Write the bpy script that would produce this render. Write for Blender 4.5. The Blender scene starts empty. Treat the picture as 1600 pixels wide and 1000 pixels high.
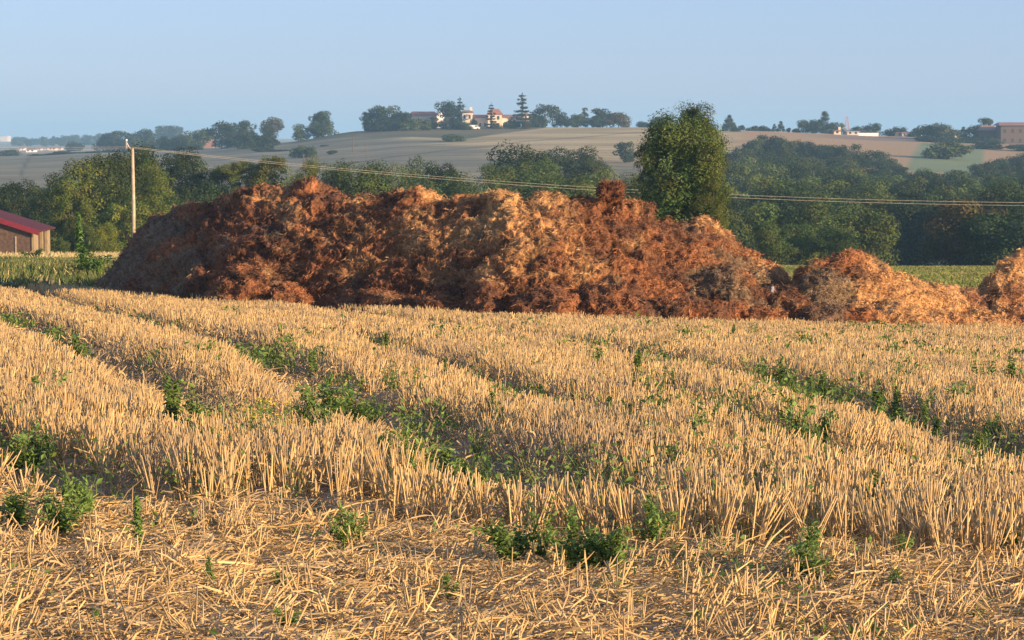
import bpy, math, random
import numpy as np
from mathutils import Vector, Matrix

# ------------------------------------------------------------------ camera, sky, sun, exposure
S = bpy.context.scene
COL = S.collection
F = 3608.0                       # focal length in pixels of the 1600 px wide photograph
CAMZ = 1.7
PITCH = math.atan(285.0 / F)     # true horizon lies on row 215
cd = bpy.data.cameras.new("camera")
cam = bpy.data.objects.new("camera", cd); COL.objects.link(cam)
cd.sensor_width = 36.0; cd.lens = F / 1600.0 * 36.0
cd.clip_start = 0.2; cd.clip_end = 20000
cam.location = (0, 0, CAMZ); cam.rotation_euler = (math.pi / 2 - PITCH, 0, 0)
S.camera = cam

SUN_AZ, SUN_EL = 58.0, 13.0      # azimuth measured from straight behind the camera towards the right
a, e = math.radians(SUN_AZ), math.radians(SUN_EL)
SUNV = Vector((math.sin(a) * math.cos(e), -math.cos(a) * math.cos(e), math.sin(e)))
w = bpy.data.worlds.new("World"); S.world = w; w.use_nodes = True
nt = w.node_tree; bg = nt.nodes['Background']
sky = nt.nodes.new('ShaderNodeTexSky'); sky.sky_type = 'NISHITA'; sky.sun_disc = False
sky.sun_elevation = e
sky.sun_rotation = math.atan2(SUNV.x, SUNV.y)
sky.air_density = 1.0; sky.dust_density = 0.4; sky.ozone_density = 4.0
tint = nt.nodes.new('ShaderNodeMix'); tint.data_type = 'RGBA'; tint.blend_type = 'MULTIPLY'; tint.inputs[0].default_value = 1
tint.inputs[7].default_value = (1.02, .97, 1.12, 1)      # a cool evening white balance
veil = nt.nodes.new('ShaderNodeMix'); veil.data_type = 'RGBA'; veil.inputs[0].default_value = .62
veil.inputs[7].default_value = (1.52, 1.97, 3.15, 1)      # thin high haze evens the sky out
nt.links.new(sky.outputs[0], tint.inputs[6]); nt.links.new(tint.outputs[2], veil.inputs[6]); nt.links.new(veil.outputs[2], bg.inputs[0]); bg.inputs[1].default_value = 0.112
sd = bpy.data.lights.new("sun", 'SUN'); sd.energy = 5.0; sd.angle = math.radians(0.6)
sd.color = (1.0, 0.70, 0.41)
sun = bpy.data.objects.new("sun", sd); COL.objects.link(sun)
sun.rotation_euler = SUNV.to_track_quat('Z', 'Y').to_euler()
S.view_settings.view_transform = 'Standard'; S.view_settings.look = 'None'
S.view_settings.exposure = 1.08; S.view_settings.gamma = 1.0
try:
    S.cycles.volume_bounces = 1; S.cycles.transparent_max_bounces = 6
    S.cycles.volume_step_rate = 4
except Exception: pass

rng = np.random.default_rng(7)
random.seed(7)

# ------------------------------------------------------------------ helpers
_perm = np.random.default_rng(3).permutation(256); _perm = np.concatenate([_perm, _perm, _perm])
_g = np.random.default_rng(4).normal(size=(256, 3)); _g /= np.linalg.norm(_g, axis=1)[:, None]
def perlin(x, y, z=None):
    x = np.asarray(x, float); y = np.asarray(y, float)
    z = np.zeros_like(x) + 0.37 if z is None else np.asarray(z, float)
    xi = np.floor(x).astype(int); yi = np.floor(y).astype(int); zi = np.floor(z).astype(int)
    xf, yf, zf = x - xi, y - yi, z - zi
    u, v, ww = [t * t * t * (t * (t * 6 - 15) + 10) for t in (xf, yf, zf)]
    r = 0
    for dx in (0, 1):
        for dy in (0, 1):
            for dz in (0, 1):
                h = _perm[_perm[_perm[(xi + dx) & 255] + ((yi + dy) & 255)] + ((zi + dz) & 255)]
                g = _g[h]
                d = g[..., 0] * (xf - dx) + g[..., 1] * (yf - dy) + g[..., 2] * (zf - dz)
                r = r + d * (u if dx else 1 - u) * (v if dy else 1 - v) * (ww if dz else 1 - ww)
    return r * 1.4
def fbm(x, y, z=None, o=4):
    r = 0; a_ = 1.0; f_ = 1.0
    z = np.zeros_like(np.asarray(x, float)) if z is None else z
    for i in range(o):
        r = r + a_ * perlin(x * f_ + i * 17.3, y * f_ + i * 5.1, z * f_ + i * 9.7); a_ *= .5; f_ *= 2.03
    return r

def make_mesh(name, V, Fc, mats, col=None, midx=None, smooth=False):
    """V (n,3); Fc int array (m,k) of quads/tris or list of such arrays"""
    V = np.asarray(V, np.float32)
    Fl = Fc if isinstance(Fc, list) else [Fc]
    Fl = [np.asarray(f, np.int32) for f in Fl if len(f)]
    me = bpy.data.meshes.new(name)
    me.vertices.add(len(V)); me.vertices.foreach_set('co', V.ravel())
    loops = np.concatenate([f.ravel() for f in Fl])
    tot = np.concatenate([np.full(len(f), f.shape[1], np.int32) for f in Fl])
    st = np.concatenate([[0], np.cumsum(tot)[:-1]]).astype(np.int32)
    me.loops.add(len(loops)); me.loops.foreach_set('vertex_index', loops)
    me.polygons.add(len(tot)); me.polygons.foreach_set('loop_start', st)
    try: me.polygons.foreach_set('loop_total', tot)
    except Exception: pass
    if midx is not None: me.polygons.foreach_set('material_index', np.asarray(midx, np.int32))
    me.polygons.foreach_set('use_smooth', np.full(len(tot), bool(smooth)))
    me.update(calc_edges=True); me.validate()
    if col is not None:
        at = me.attributes.new('Col', 'FLOAT_COLOR', 'POINT')
        c4 = np.ones((len(V), 4), np.float32); c4[:, :3] = col
        at.data.foreach_set('color', c4.ravel())
    for m in (mats if isinstance(mats, (list, tuple)) else [mats]): me.materials.append(m)
    return me
def link(name, me, parent=None, loc=(0, 0, 0), rz=0, sc=(1, 1, 1)):
    o = bpy.data.objects.new(name, me); COL.objects.link(o)
    o.parent = parent; o.location = loc; o.rotation_euler = (0, 0, rz)
    o.scale = sc if isinstance(sc, (tuple, list)) else (sc, sc, sc)
    return o
def tag(o, label=None, cat=None, group=None, kind=None):
    if label: o['label'] = label
    if cat: o['category'] = cat
    if group: o['group'] = group
    if kind: o['kind'] = kind
    return o
def thing(name, label, cat, loc, rz=0, group=None, sc=(1, 1, 1)):
    return tag(link(name, None, None, loc, rz, sc), label, cat, group)
class MB:
    """gathers simple solids, then becomes one mesh"""
    def __init__(s): s.V = []; s.Q = []; s.T = []; s.n = 0
    def add(s, v, q=(), t=()):
        v = np.asarray(v, float).reshape(-1, 3)
        s.V.append(v)
        if len(q): s.Q.append(np.asarray(q) + s.n)
        if len(t): s.T.append(np.asarray(t) + s.n)
        s.n += len(v); return s
    def box(s, x0, x1, y0, y1, z0, z1):
        v = [(x, y, z) for z in (z0, z1) for y in (y0, y1) for x in (x0, x1)]
        return s.add(v, [(0, 2, 3, 1), (4, 5, 7, 6), (0, 1, 5, 4), (2, 6, 7, 3), (0, 4, 6, 2), (1, 3, 7, 5)])
    def tube(s, pts, rad, k=6):
        pts = [Vector(p) for p in pts]; rad = rad if hasattr(rad, '__len__') else [rad] * len(pts)
        v = []
        for i, p in enumerate(pts):
            d = (pts[min(i + 1, len(pts) - 1)] - pts[max(i - 1, 0)]).normalized()
            u = d.orthogonal().normalized() if i == 0 else (u - d * u.dot(d)).normalized()
            b = d.cross(u)
            for j in range(k):
                an = 2 * math.pi * j / k
                v.append(p + (u * math.cos(an) + b * math.sin(an)) * rad[i])
        q = [(i * k + j, i * k + (j + 1) % k, (i + 1) * k + (j + 1) % k, (i + 1) * k + j) for i in range(len(pts) - 1) for j in range(k)]
        n = len(v); v += [pts[0], pts[-1]]
        t = [(n, (j + 1) % k, j) for j in range(k)] + [(n + 1, (len(pts) - 1) * k + j, (len(pts) - 1) * k + (j + 1) % k) for j in range(k)]
        return s.add([tuple(x) for x in v], q, t)
    def mesh(s, name, mat, smooth=False):
        return make_mesh(name, np.concatenate(s.V), [np.concatenate(x) for x in (s.Q, s.T) if len(x)], mat, smooth=smooth)
    def build(s, name, mat, parent=None, **k):
        return link(name, s.mesh(name, mat, k.pop('smooth', False)), parent, **k)

def ray(px, py):
    xc = (np.asarray(px, float) - 800) / F; yc = (500 - np.asarray(py, float)) / F
    dy = math.cos(PITCH) + yc * math.sin(PITCH); dz = -math.sin(PITCH) + yc * math.cos(PITCH)
    return xc / dy, dz / dy
def P(px, py, Y):
    x, z = ray(px, py); return (float(x * Y), float(Y), float(CAMZ + z * Y))

# ---- terrain height: rows of (distance, picture row of the ground at each column)
PXC = np.array([-700, 0, 160, 330, 430, 560, 640, 850, 1000, 1150, 1400, 1600, 2300], float)
ROWS = [
 (60,  None),
 (80,  [424, 428, 431, 434, 436, 438, 440, 445, 448, 450, 450, 450, 456]),
 (100, [414, 418, 420, 422, 424, 426, 428, 432, 434, 436, 436, 436, 442]),
 (140, [402, 405, 406, 408, 410, 412, 412, 415, 418, 420, 421, 421, 426]),
 (170, [397, 400, 401, 403, 404, 406, 407, 409, 412, 416, 418, 418, 420]),
 (250, [398, 402, 403, 404, 405, 407, 408, 410, 413, 417, 419, 419, 420]),
 (320, [396, 400, 400, 400, 400, 402, 402, 404, 408, 412, 414, 414, 414]),
 (430, [352, 352, 352, 350, 350, 348, 348, 348, 348, 352, 362, 365, 365]),
 (550, [300, 300, 302, 300, 298, 296, 295, 294, 294, 300, 314, 320, 325]),
 (700, [272, 272, 270, 266, 262, 256, 253, 251, 252, 258, 270, 278, 285]),
 (850, [256, 256, 250, 245, 239, 229, 224, 219, 219, 224, 236, 243, 248]),
 (950, [249, 249, 242, 237, 230, 213, 208, 205, 204, 209, 221, 227, 230]),
 (1010,[246, 246, 239, 234, 226, 205, 200, 199, 199, 204, 213, 218, 221]),
 (1100,[245, 245, 238, 232, 224, 208, 203, 202, 202, 206, 215, 219, 222]),
 (1400,[241, 240, 236, 231, 227, 216, 212, 210, 210, 213, 219, 222, 224]),
 (2000,[235, 234, 231, 227, 224, 219, 217, 216, 216, 218, 221, 223, 224]),
 (3200,[227, 226, 224, 221, 220, 219, 219, 219, 219, 220, 222, 223, 223]),
 (5000,[219, 219, 218, 217, 217, 218, 218, 219, 220, 220, 221, 221, 221]),
 (9300,[216.5]*13),
]
def dip(Y): t = np.clip((np.asarray(Y, float) - 12) / 36, 0, 1); return .22 * t * t * (3 - 2 * t)
def plane(X, Y): return -0.0525 * (Y - 10) - 0.034 * X - dip(Y)
YK = np.array([r[0] for r in ROWS], float)
ZK = np.zeros((len(ROWS), len(PXC)))
for i, (Yr, pr) in enumerate(ROWS):
    if pr is None: ZK[i] = plane((PXC - 800) / F * Yr, Yr)
    else:
        ZK[i] = CAMZ + ray(PXC, np.array(pr, float))[1] * Yr
MK = np.zeros_like(ZK)
dZ = np.diff(ZK, axis=0) / np.diff(YK)[:, None]
for i in range(1, len(YK) - 1):
    d0, d1 = dZ[i - 1], dZ[i]
    h0, h1 = YK[i] - YK[i - 1], YK[i + 1] - YK[i]
    same = d0 * d1 > 0
    w1, w2 = 2 * h1 + h0, h1 + 2 * h0
    with np.errstate(all='ignore'):
        m = np.where(same, (w1 + w2) / (w1 / d0 + w2 / d1), 0)
    MK[i] = np.nan_to_num(m)
MK[0] = -0.0525; MK[-1] = dZ[-1]
def ground(X, Y):
    X = np.asarray(X, float); Y = np.asarray(Y, float); X, Y = np.broadcast_arrays(X, Y)
    near = plane(X, np.minimum(Y, 60.0))
    Yc = np.clip(Y, 60, 9299.)
    k = np.clip(np.searchsorted(YK, Yc, side='right') - 1, 0, len(YK) - 2)
    px = np.clip(800 + F * X / Yc, PXC[0], PXC[-1] - 1e-3)
    c = np.clip(np.searchsorted(PXC, px, side='right') - 1, 0, len(PXC) - 2)
    t = (px - PXC[c]) / (PXC[c + 1] - PXC[c]); t = t * .5 + .5 * t * t * (3 - 2 * t)
    h = YK[k + 1] - YK[k]; s = (Yc - YK[k]) / h
    h00 = 2 * s**3 - 3 * s**2 + 1; h10 = s**3 - 2 * s**2 + s; h01 = -2 * s**3 + 3 * s**2; h11 = s**3 - s**2
    def col(cc): return h00 * ZK[k, cc] + h10 * h * MK[k, cc] + h01 * ZK[k + 1, cc] + h11 * h * MK[k + 1, cc]
    far = col(c) * (1 - t) + col(c + 1) * t
    return np.where(Y <= 60, near, far)
def gz(x, y): return float(ground(x, y))
def groundpt(px, py, up=0.0):
    """where the picture point meets the field (or a level up metres above it)"""
    Y = 25.
    for _ in range(30): Y = (4239. + F * (float(dip(Y)) - up)) / max(py - 404 - .034 * (px - 800), 20)
    return (px - 800) / F * Y, Y
TRACKS = [([(-300, 420), (0, 500), (60, 530), (130, 560), (230, 602), (330, 650), (460, 700)], .40),
          ([(-200, 425), (60, 464), (130, 485), (280, 525), (400, 560), (480, 605), (560, 650), (680, 705), (860, 805)], .42),
          ([(300, 462), (430, 478), (700, 520), (940, 550), (1060, 580), (1200, 602), (1330, 645), (1480, 697), (1600, 742), (1900, 840)], .46),
          ([(850, 502), (1180, 521), (1400, 534), (1600, 550), (1900, 575)], .45), ([(560, 540), (760, 605), (850, 648), (960, 685)], .26),
          ([(150, 452), (300, 480), (520, 500)], .2), ([(1080, 640), (1200, 700), (1330, 770)], .16), ([(-300, 640), (-100, 690), (20, 735), (100, 770), (150, 800)], .3)]
TQ = []
for pl, wd in TRACKS:
    g = sorted([(lambda p: (p[1], p[0] + .27 * p[1]))(groundpt(*p)) for p in pl]); TQ.append((np.array([q[0] for q in g]), np.array([q[1] for q in g]), wd))
def track(X, Y):
    """1 on a wheel track of the harvester, 0 off it"""
    X = np.asarray(X, float); Y = np.asarray(Y, float)
    q = X + .27 * Y + .12 * perlin(X * .5, Y * .5) + .05 * perlin(X * 1.7, Y * 1.7)
    r = np.zeros_like(q)
    for ys, qs, wd in TQ:
        k = np.clip(1.5 - np.abs(q - np.interp(Y, ys, qs)) / wd, 0, 1)
        k = k * np.clip((Y - ys[0]) / .8 + 1, 0, 1) * np.clip((ys[-1] - Y) / 1.5 + 1, 0, 1)
        r = np.maximum(r, k)
    return r
def edge_Y(X, Y):  # where standing stubble starts
    px = 800 + F * X / Y
    return 9.72 - .0005 * (px - 800) + .14 * perlin(X * 1.1, X * 0 + 3.3) + .10 * perlin(X * 5, X * 0 + 1.3)
FOOTX = np.array([-700, 0, 100, 165, 250, 400, 500, 650, 800, 1000, 1200, 1400, 1600, 2300], float)
FOOTY = np.array([64, 64, 64, 62, 58, 55.5, 54.5, 53, 51.2, 51.5, 53, 54.5, 58, 62], float)
def foot_Y(px): return np.interp(px, FOOTX, FOOTY)
def surf(X, Y):  # ground with furrows and tracks pressed in
    z = ground(X, Y)
    n = np.clip((70 - np.asarray(Y, float)) / 10, 0, 1)
    return z + n * (-.05 * track(X, Y) + .03 * perlin(X * .9, Y * .9) + .012 * perlin(X * 5, Y * 5))

# ------------------------------------------------------------------ materials
def mat(name, rough=.9):
    m = bpy.data.materials.new(name); m.use_nodes = True
    b = m.node_tree.nodes['Principled BSDF']; b.inputs['Roughness'].default_value = rough
    try: b.inputs['Specular IOR Level'].default_value = .25
    except Exception: pass
    return m, m.node_tree, b
def flat(name, c, rough=.85, scale=6.0, var=.18):
    """procedural: a colour broken by noise"""
    m, t, b = mat(name, rough)
    tc = t.nodes.new('ShaderNodeTexCoord'); n = t.nodes.new('ShaderNodeTexNoise')
    n.inputs['Scale'].default_value = scale; n.inputs['Detail'].default_value = 6
    r = t.nodes.new('ShaderNodeValToRGB')
    r.color_ramp.elements[0].color = tuple(x * (1 - var) for x in c) + (1,)
    r.color_ramp.elements[1].color = tuple(min(1, x * (1 + var)) for x in c) + (1,)
    r.color_ramp.elements[0].position = .35; r.color_ramp.elements[1].position = .65
    t.links.new(tc.outputs['Object'], n.inputs['Vector']); t.links.new(n.outputs['Fac'], r.inputs[0])
    t.links.new(r.outputs[0], b.inputs['Base Color'])
    return m
def attr_mat(name, rough=.9, noise=0, amt=.3, transl=0, objvar=0, bump=0):
    m, t, b = mat(name, rough)
    at = t.nodes.new('ShaderNodeAttribute'); at.attribute_name = 'Col'
    c = at.outputs['Color']
    if noise:
        tc = t.nodes.new('ShaderNodeTexCoord'); n = t.nodes.new('ShaderNodeTexNoise')
        n.inputs['Scale'].default_value = noise; n.inputs['Detail'].default_value = 5
        t.links.new(tc.outputs['Object'], n.inputs['Vector'])
        mr = t.nodes.new('ShaderNodeMapRange'); mr.inputs[1].default_value = .3; mr.inputs[2].default_value = .7
        mr.inputs[3].default_value = 1 - amt; mr.inputs[4].default_value = 1 + amt
        t.links.new(n.outputs['Fac'], mr.inputs[0])
        vm = t.nodes.new('ShaderNodeVectorMath'); vm.operation = 'SCALE'
        t.links.new(c, vm.inputs[0]); t.links.new(mr.outputs[0], vm.inputs['Scale']); c = vm.outputs[0]
        if bump:
            bp = t.nodes.new('ShaderNodeBump'); bp.inputs['Strength'].default_value = bump; bp.inputs['Distance'].default_value = .03
            t.links.new(n.outputs['Fac'], bp.inputs['Height']); t.links.new(bp.outputs[0], b.inputs['Normal'])
    if objvar:
        oi = t.nodes.new('ShaderNodeObjectInfo'); hs = t.nodes.new('ShaderNodeHueSaturation')
        mr = t.nodes.new('ShaderNodeMapRange'); mr.inputs[3].default_value = 1 - objvar; mr.inputs[4].default_value = 1 + objvar
        t.links.new(oi.outputs['Random'], mr.inputs[0]); t.links.new(mr.outputs[0], hs.inputs['Value'])
        # the object's own colour tints the foliage of a kind
        mx = t.nodes.new('ShaderNodeMix'); mx.data_type = 'RGBA'; mx.blend_type = 'MULTIPLY'; mx.inputs[0].default_value = 1
        t.links.new(c, mx.inputs[6]); t.links.new(oi.outputs['Color'], mx.inputs[7])
        t.links.new(mx.outputs[2], hs.inputs['Color']); c = hs.outputs[0]
    t.links.new(c, b.inputs['Base Color'])
    if transl:
        tr = t.nodes.new('ShaderNodeBsdfTranslucent'); t.links.new(c, tr.inputs[0])
        ms = t.nodes.new('ShaderNodeMixShader'); ms.inputs[0].default_value = transl
        t.links.new(b.outputs[0], ms.inputs[1]); t.links.new(tr.outputs[0], ms.inputs[2])
        t.links.new(ms.outputs[0], t.nodes['Material Output'].inputs[0])
    return m
M_STRAW = attr_mat('straw', .55, transl=.12)
M_LEAF = attr_mat('weed_leaf', .6, transl=.3, objvar=.15)
M_GRASS = attr_mat('grass_blades', .65, transl=.25)
M_CROWN = attr_mat('tree_leaves', .7, transl=.18, objvar=.36)
M_BARK = flat('bark', (.11, .085, .06), scale=12)
M_HEAP = attr_mat('manure', .95, noise=14, amt=.5, bump=.9)
M_STRAND = attr_mat('manure_straw', .8, transl=.08)
M_TERR = attr_mat('soil_and_fields', .97, noise=.9, amt=.16)
# finer soil grain on the ground
t_ = M_TERR.node_tree
M_WOOD = flat('pole_wood', (.42, .34, .24), scale=3)
M_WIRE = flat('wire', (.42, .38, .30), rough=.5)
M_STEEL = flat('steel', (.35, .34, .32), rough=.5)

# ------------------------------------------------------------------ the ground: one sheet to the horizon
def sstep(a_, b_, x): t = np.clip((x - a_) / (b_ - a_), 0, 1); return t * t * (3 - 2 * t)
def ground_colour(X, Y):
    px = 800 + F * X / np.maximum(Y, 1)
    n1 = fbm(X * .8, Y * .8, o=3); n2 = fbm(X * .02, Y * .02, o=4); n3 = fbm(X * .006, Y * .012 + 3, o=3)
    def c(r, g, b): return np.array([r, g, b])[None, :] * np.ones((len(X), 1))
    def mix(A, B, t): return A * (1 - t[:, None]) + B * t[:, None]
    soil = mix(c(.19, .135, .085), c(.33, .24, .145), np.clip(.5 + n1, 0, 1))
    out = mix(soil, soil * .8, track(X, Y) * .7)
    meadow = mix(c(.13, .17, .04), c(.24, .22, .08), np.clip(.5 + n1 * .8 + n2, 0, 1))
    dry = c(.50, .40, .20)
    # behind the heap: rough grass, then a strip of dry stubble by the barn
    beh = sstep(-1, 1.5, Y - foot_Y(px) - 1)
    out = mix(out, meadow, beh)
    out = mix(out, dry, beh * sstep(118, 126, Y + 6 * n1) * (1 - sstep(168, 180, Y)) * (1 - sstep(150, 260, px)))
    wood = c(.045, .06, .025)
    out = mix(out, wood, sstep(175, 215, Y))
    # hill fields
    fa = mix(c(.14, .14, .085), c(.225, .205, .12), np.clip(.5 + n2, 0, 1))       # greyish ploughed and cut field, colour darkened for the part shade on it
    fb = mix(c(.33, .26, .12), c(.45, .36, .18), np.clip(.5 + n2, 0, 1))        # tan field below the ridge
    fgreen = mix(c(.065, .08, .03), c(.13, .11, .05), np.clip(.5 + n3 * 1.5, 0, 1))
    fgrass = mix(c(.13, .18, .08), c(.17, .21, .1), np.clip(.5 + n2, 0, 1))
    out = mix(out, fa, sstep(480, 520, Y))
    lines = .5 + .5 * np.sin((Y * .35 + X * .06) + 2 * n2)
    tanm = sstep(-1, 1, (px - 770) / 60 + (Y - 760) / 60 + n2) * sstep(640, 720, Y)
    out = mix(out, fb, tanm * (Y < 1100))
    out = mix(out, out * .72, lines * sstep(500, 560, Y) * (1 - sstep(980, 1010, Y)) * .8)
    out = out * (1 + .30 * fbm(X * .004, Y * .035 + 7, o=3) * sstep(500, 560, Y) * (Y < 1060))[:, None]
    for (pa, Ya, pb, Yb_, wd_, am) in ((430, 650, 1010, 930, 5, .45), (560, 800, 760, 850, 4, .35), (200, 760, 560, 860, 6, .4), (640, 905, 860, 990, 5, -.35), (1150, 900, 1420, 940, 4, -.3), (150, 620, 420, 700, 5, .3)):
        lc = Ya + (px - pa) / (pb - pa) * (Yb_ - Ya) + 8 * perlin(px * .02, px * 0)
        out = out * (1 - am * np.exp(-((Y - lc) / wd_) ** 2) * (px > pa) * (px < pb))[:, None]
    # dark vine rows under the villa, left of the bush
    vm = sstep(-6, 6, Y - (985 - np.clip((px - 430) / 300, 0, 1) * 105 + np.clip((px - 730) / 130, 0, 1) * 115)) * sstep(425, 470, px) * (1 - sstep(845, 870, px))
    out = mix(out, fgreen, vm * (Y < 1080))
    # right: brown field with a dark strip and a green one
    out = mix(out, c(.33, .22, .105), sstep(1120, 1180, px) * sstep(600, 700, Y) * (Y < 1060))
    out = mix(out, c(.21, .15, .11), sstep(1230, 1330, px) * sstep(945, 955, Y + (px - 1300) * -.02) * (1 - sstep(985, 990, Y)) * (Y < 1000))
    out = mix(out, fgrass, sstep(1425, 1440, px + (900 - Y) * .1) * (1 - sstep(1530, 1540, px)) * sstep(700, 720, Y) * (1 - sstep(935, 940, Y)))
    # left: two fields parted by a ditch, hedgerow beyond
    ditch = np.exp(-((px - (45 - (Y - 900) * -.05)) / 2.5) ** 2) * sstep(650, 700, Y) * (1 - sstep(985, 1000, Y))
    out = mix(out, c(.08, .08, .05), ditch)
    farc = mix(c(.16, .17, .10), c(.34, .28, .19), np.clip(.5 + 1.3 * fbm(X * .004, Y * .003, o=3), 0, 1))
    out = mix(out, farc, sstep(1060, 1150, Y))
    return np.clip(out, 0.01, 1)
def build_ground():
    ys = np.concatenate([np.arange(-4, 5, 1.0), np.arange(5.0, 62, .11), np.geomspace(62, 500, 150), np.geomspace(505, 1100, 190), np.geomspace(1110, 9290, 70)])
    us = np.concatenate([np.linspace(-1.6, -.30, 30), np.linspace(-.295, .295, 420), np.linspace(.30, 1.6, 30)])
    U, Y = np.meshgrid(us, ys)
    W = np.maximum(Y, 20)
    X = U * W
    # beyond the photographed wedge keep the last profile but let the sheet fan out
    Xf, Yf = X.ravel(), Y.ravel()
    Z = surf(Xf, Yf)
    V = np.stack([Xf, Yf, Z], 1)
    ny, nx = U.shape
    i = np.arange(ny - 1)[:, None] * nx + np.arange(nx - 1)[None, :]
    Q = np.stack([i, i + 1, i + nx + 1, i + nx], -1).reshape(-1, 4)
    me = make_mesh('ground', V, Q, M_TERR, col=ground_colour(Xf, Yf), smooth=True)
    tag(link('ground', me), kind='structure')
build_ground()

# ------------------------------------------------------------------ straw and grass strands
def ribbons(base, dirv, length, width, bend, col, prism=True):
    """n stalks: three-sided prisms (or flat ribbons) from base along dirv, bent by vector bend at the tip"""
    n = len(base)
    d = dirv / np.linalg.norm(dirv, axis=1)[:, None]
    r = rng.normal(size=(n, 3)); u = np.cross(d, r); u /= np.linalg.norm(u, axis=1)[:, None]; v = np.cross(d, u)
    L = length[:, None]; Wd = width[:, None] * .5
    mid = base + d * L * .55; tip = base + d * L + bend
    if prism:
        a0, a1, a2 = u, -.5 * u + .87 * v, -.5 * u - .87 * v
        V = np.stack([base + a0 * Wd, base + a1 * Wd, base + a2 * Wd, tip + a0 * Wd * .85, tip + a1 * Wd * .85, tip + a2 * Wd * .85], 1)
        q = np.array([[0, 1, 4, 3], [1, 2, 5, 4], [2, 0, 3, 5]])
        k = 6; t = np.array([[3, 4, 5]])
        T = (np.arange(n)[:, None, None] * k + t[None]).reshape(-1, 3)
    else:
        V = np.stack([base - u * Wd, base + u * Wd, mid - u * Wd, mid + u * Wd, tip - u * Wd * .35, tip + u * Wd * .35], 1)
        q = np.array([[0, 1, 3, 2], [2, 3, 5, 4]]); k = 6; T = None
    Q = (np.arange(n)[:, None, None] * k + q[None]).reshape(-1, 4)
    C = np.repeat(col[:, None, :], k, 1).reshape(-1, 3)
    return V.reshape(-1, 3), Q, T, C
def join(parts):
    V, Q, T, C = [], [], [], []; n = 0
    for v, q, t, c in parts:
        V.append(v); Q.append(q + n); C.append(c)
        if t is not None: T.append(t + n)
        n += len(v)
    return np.concatenate(V), [np.concatenate(Q)] + ([np.concatenate(T)] if T else []), np.concatenate(C)
def straw_col(n, grey=None, bright=1.0):
    t = rng.random(n)[:, None]; k = (.75 + .45 * rng.random(n))[:, None]
    c = (np.array([.56, .36, .135]) * (1 - t) + np.array([.75, .55, .25]) * t) * k * bright
    if grey is not None: c = c * (1 - grey[:, None]) + np.array([.31, .235, .15]) * grey[:, None]
    return np.clip(c, .02, .9)

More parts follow.
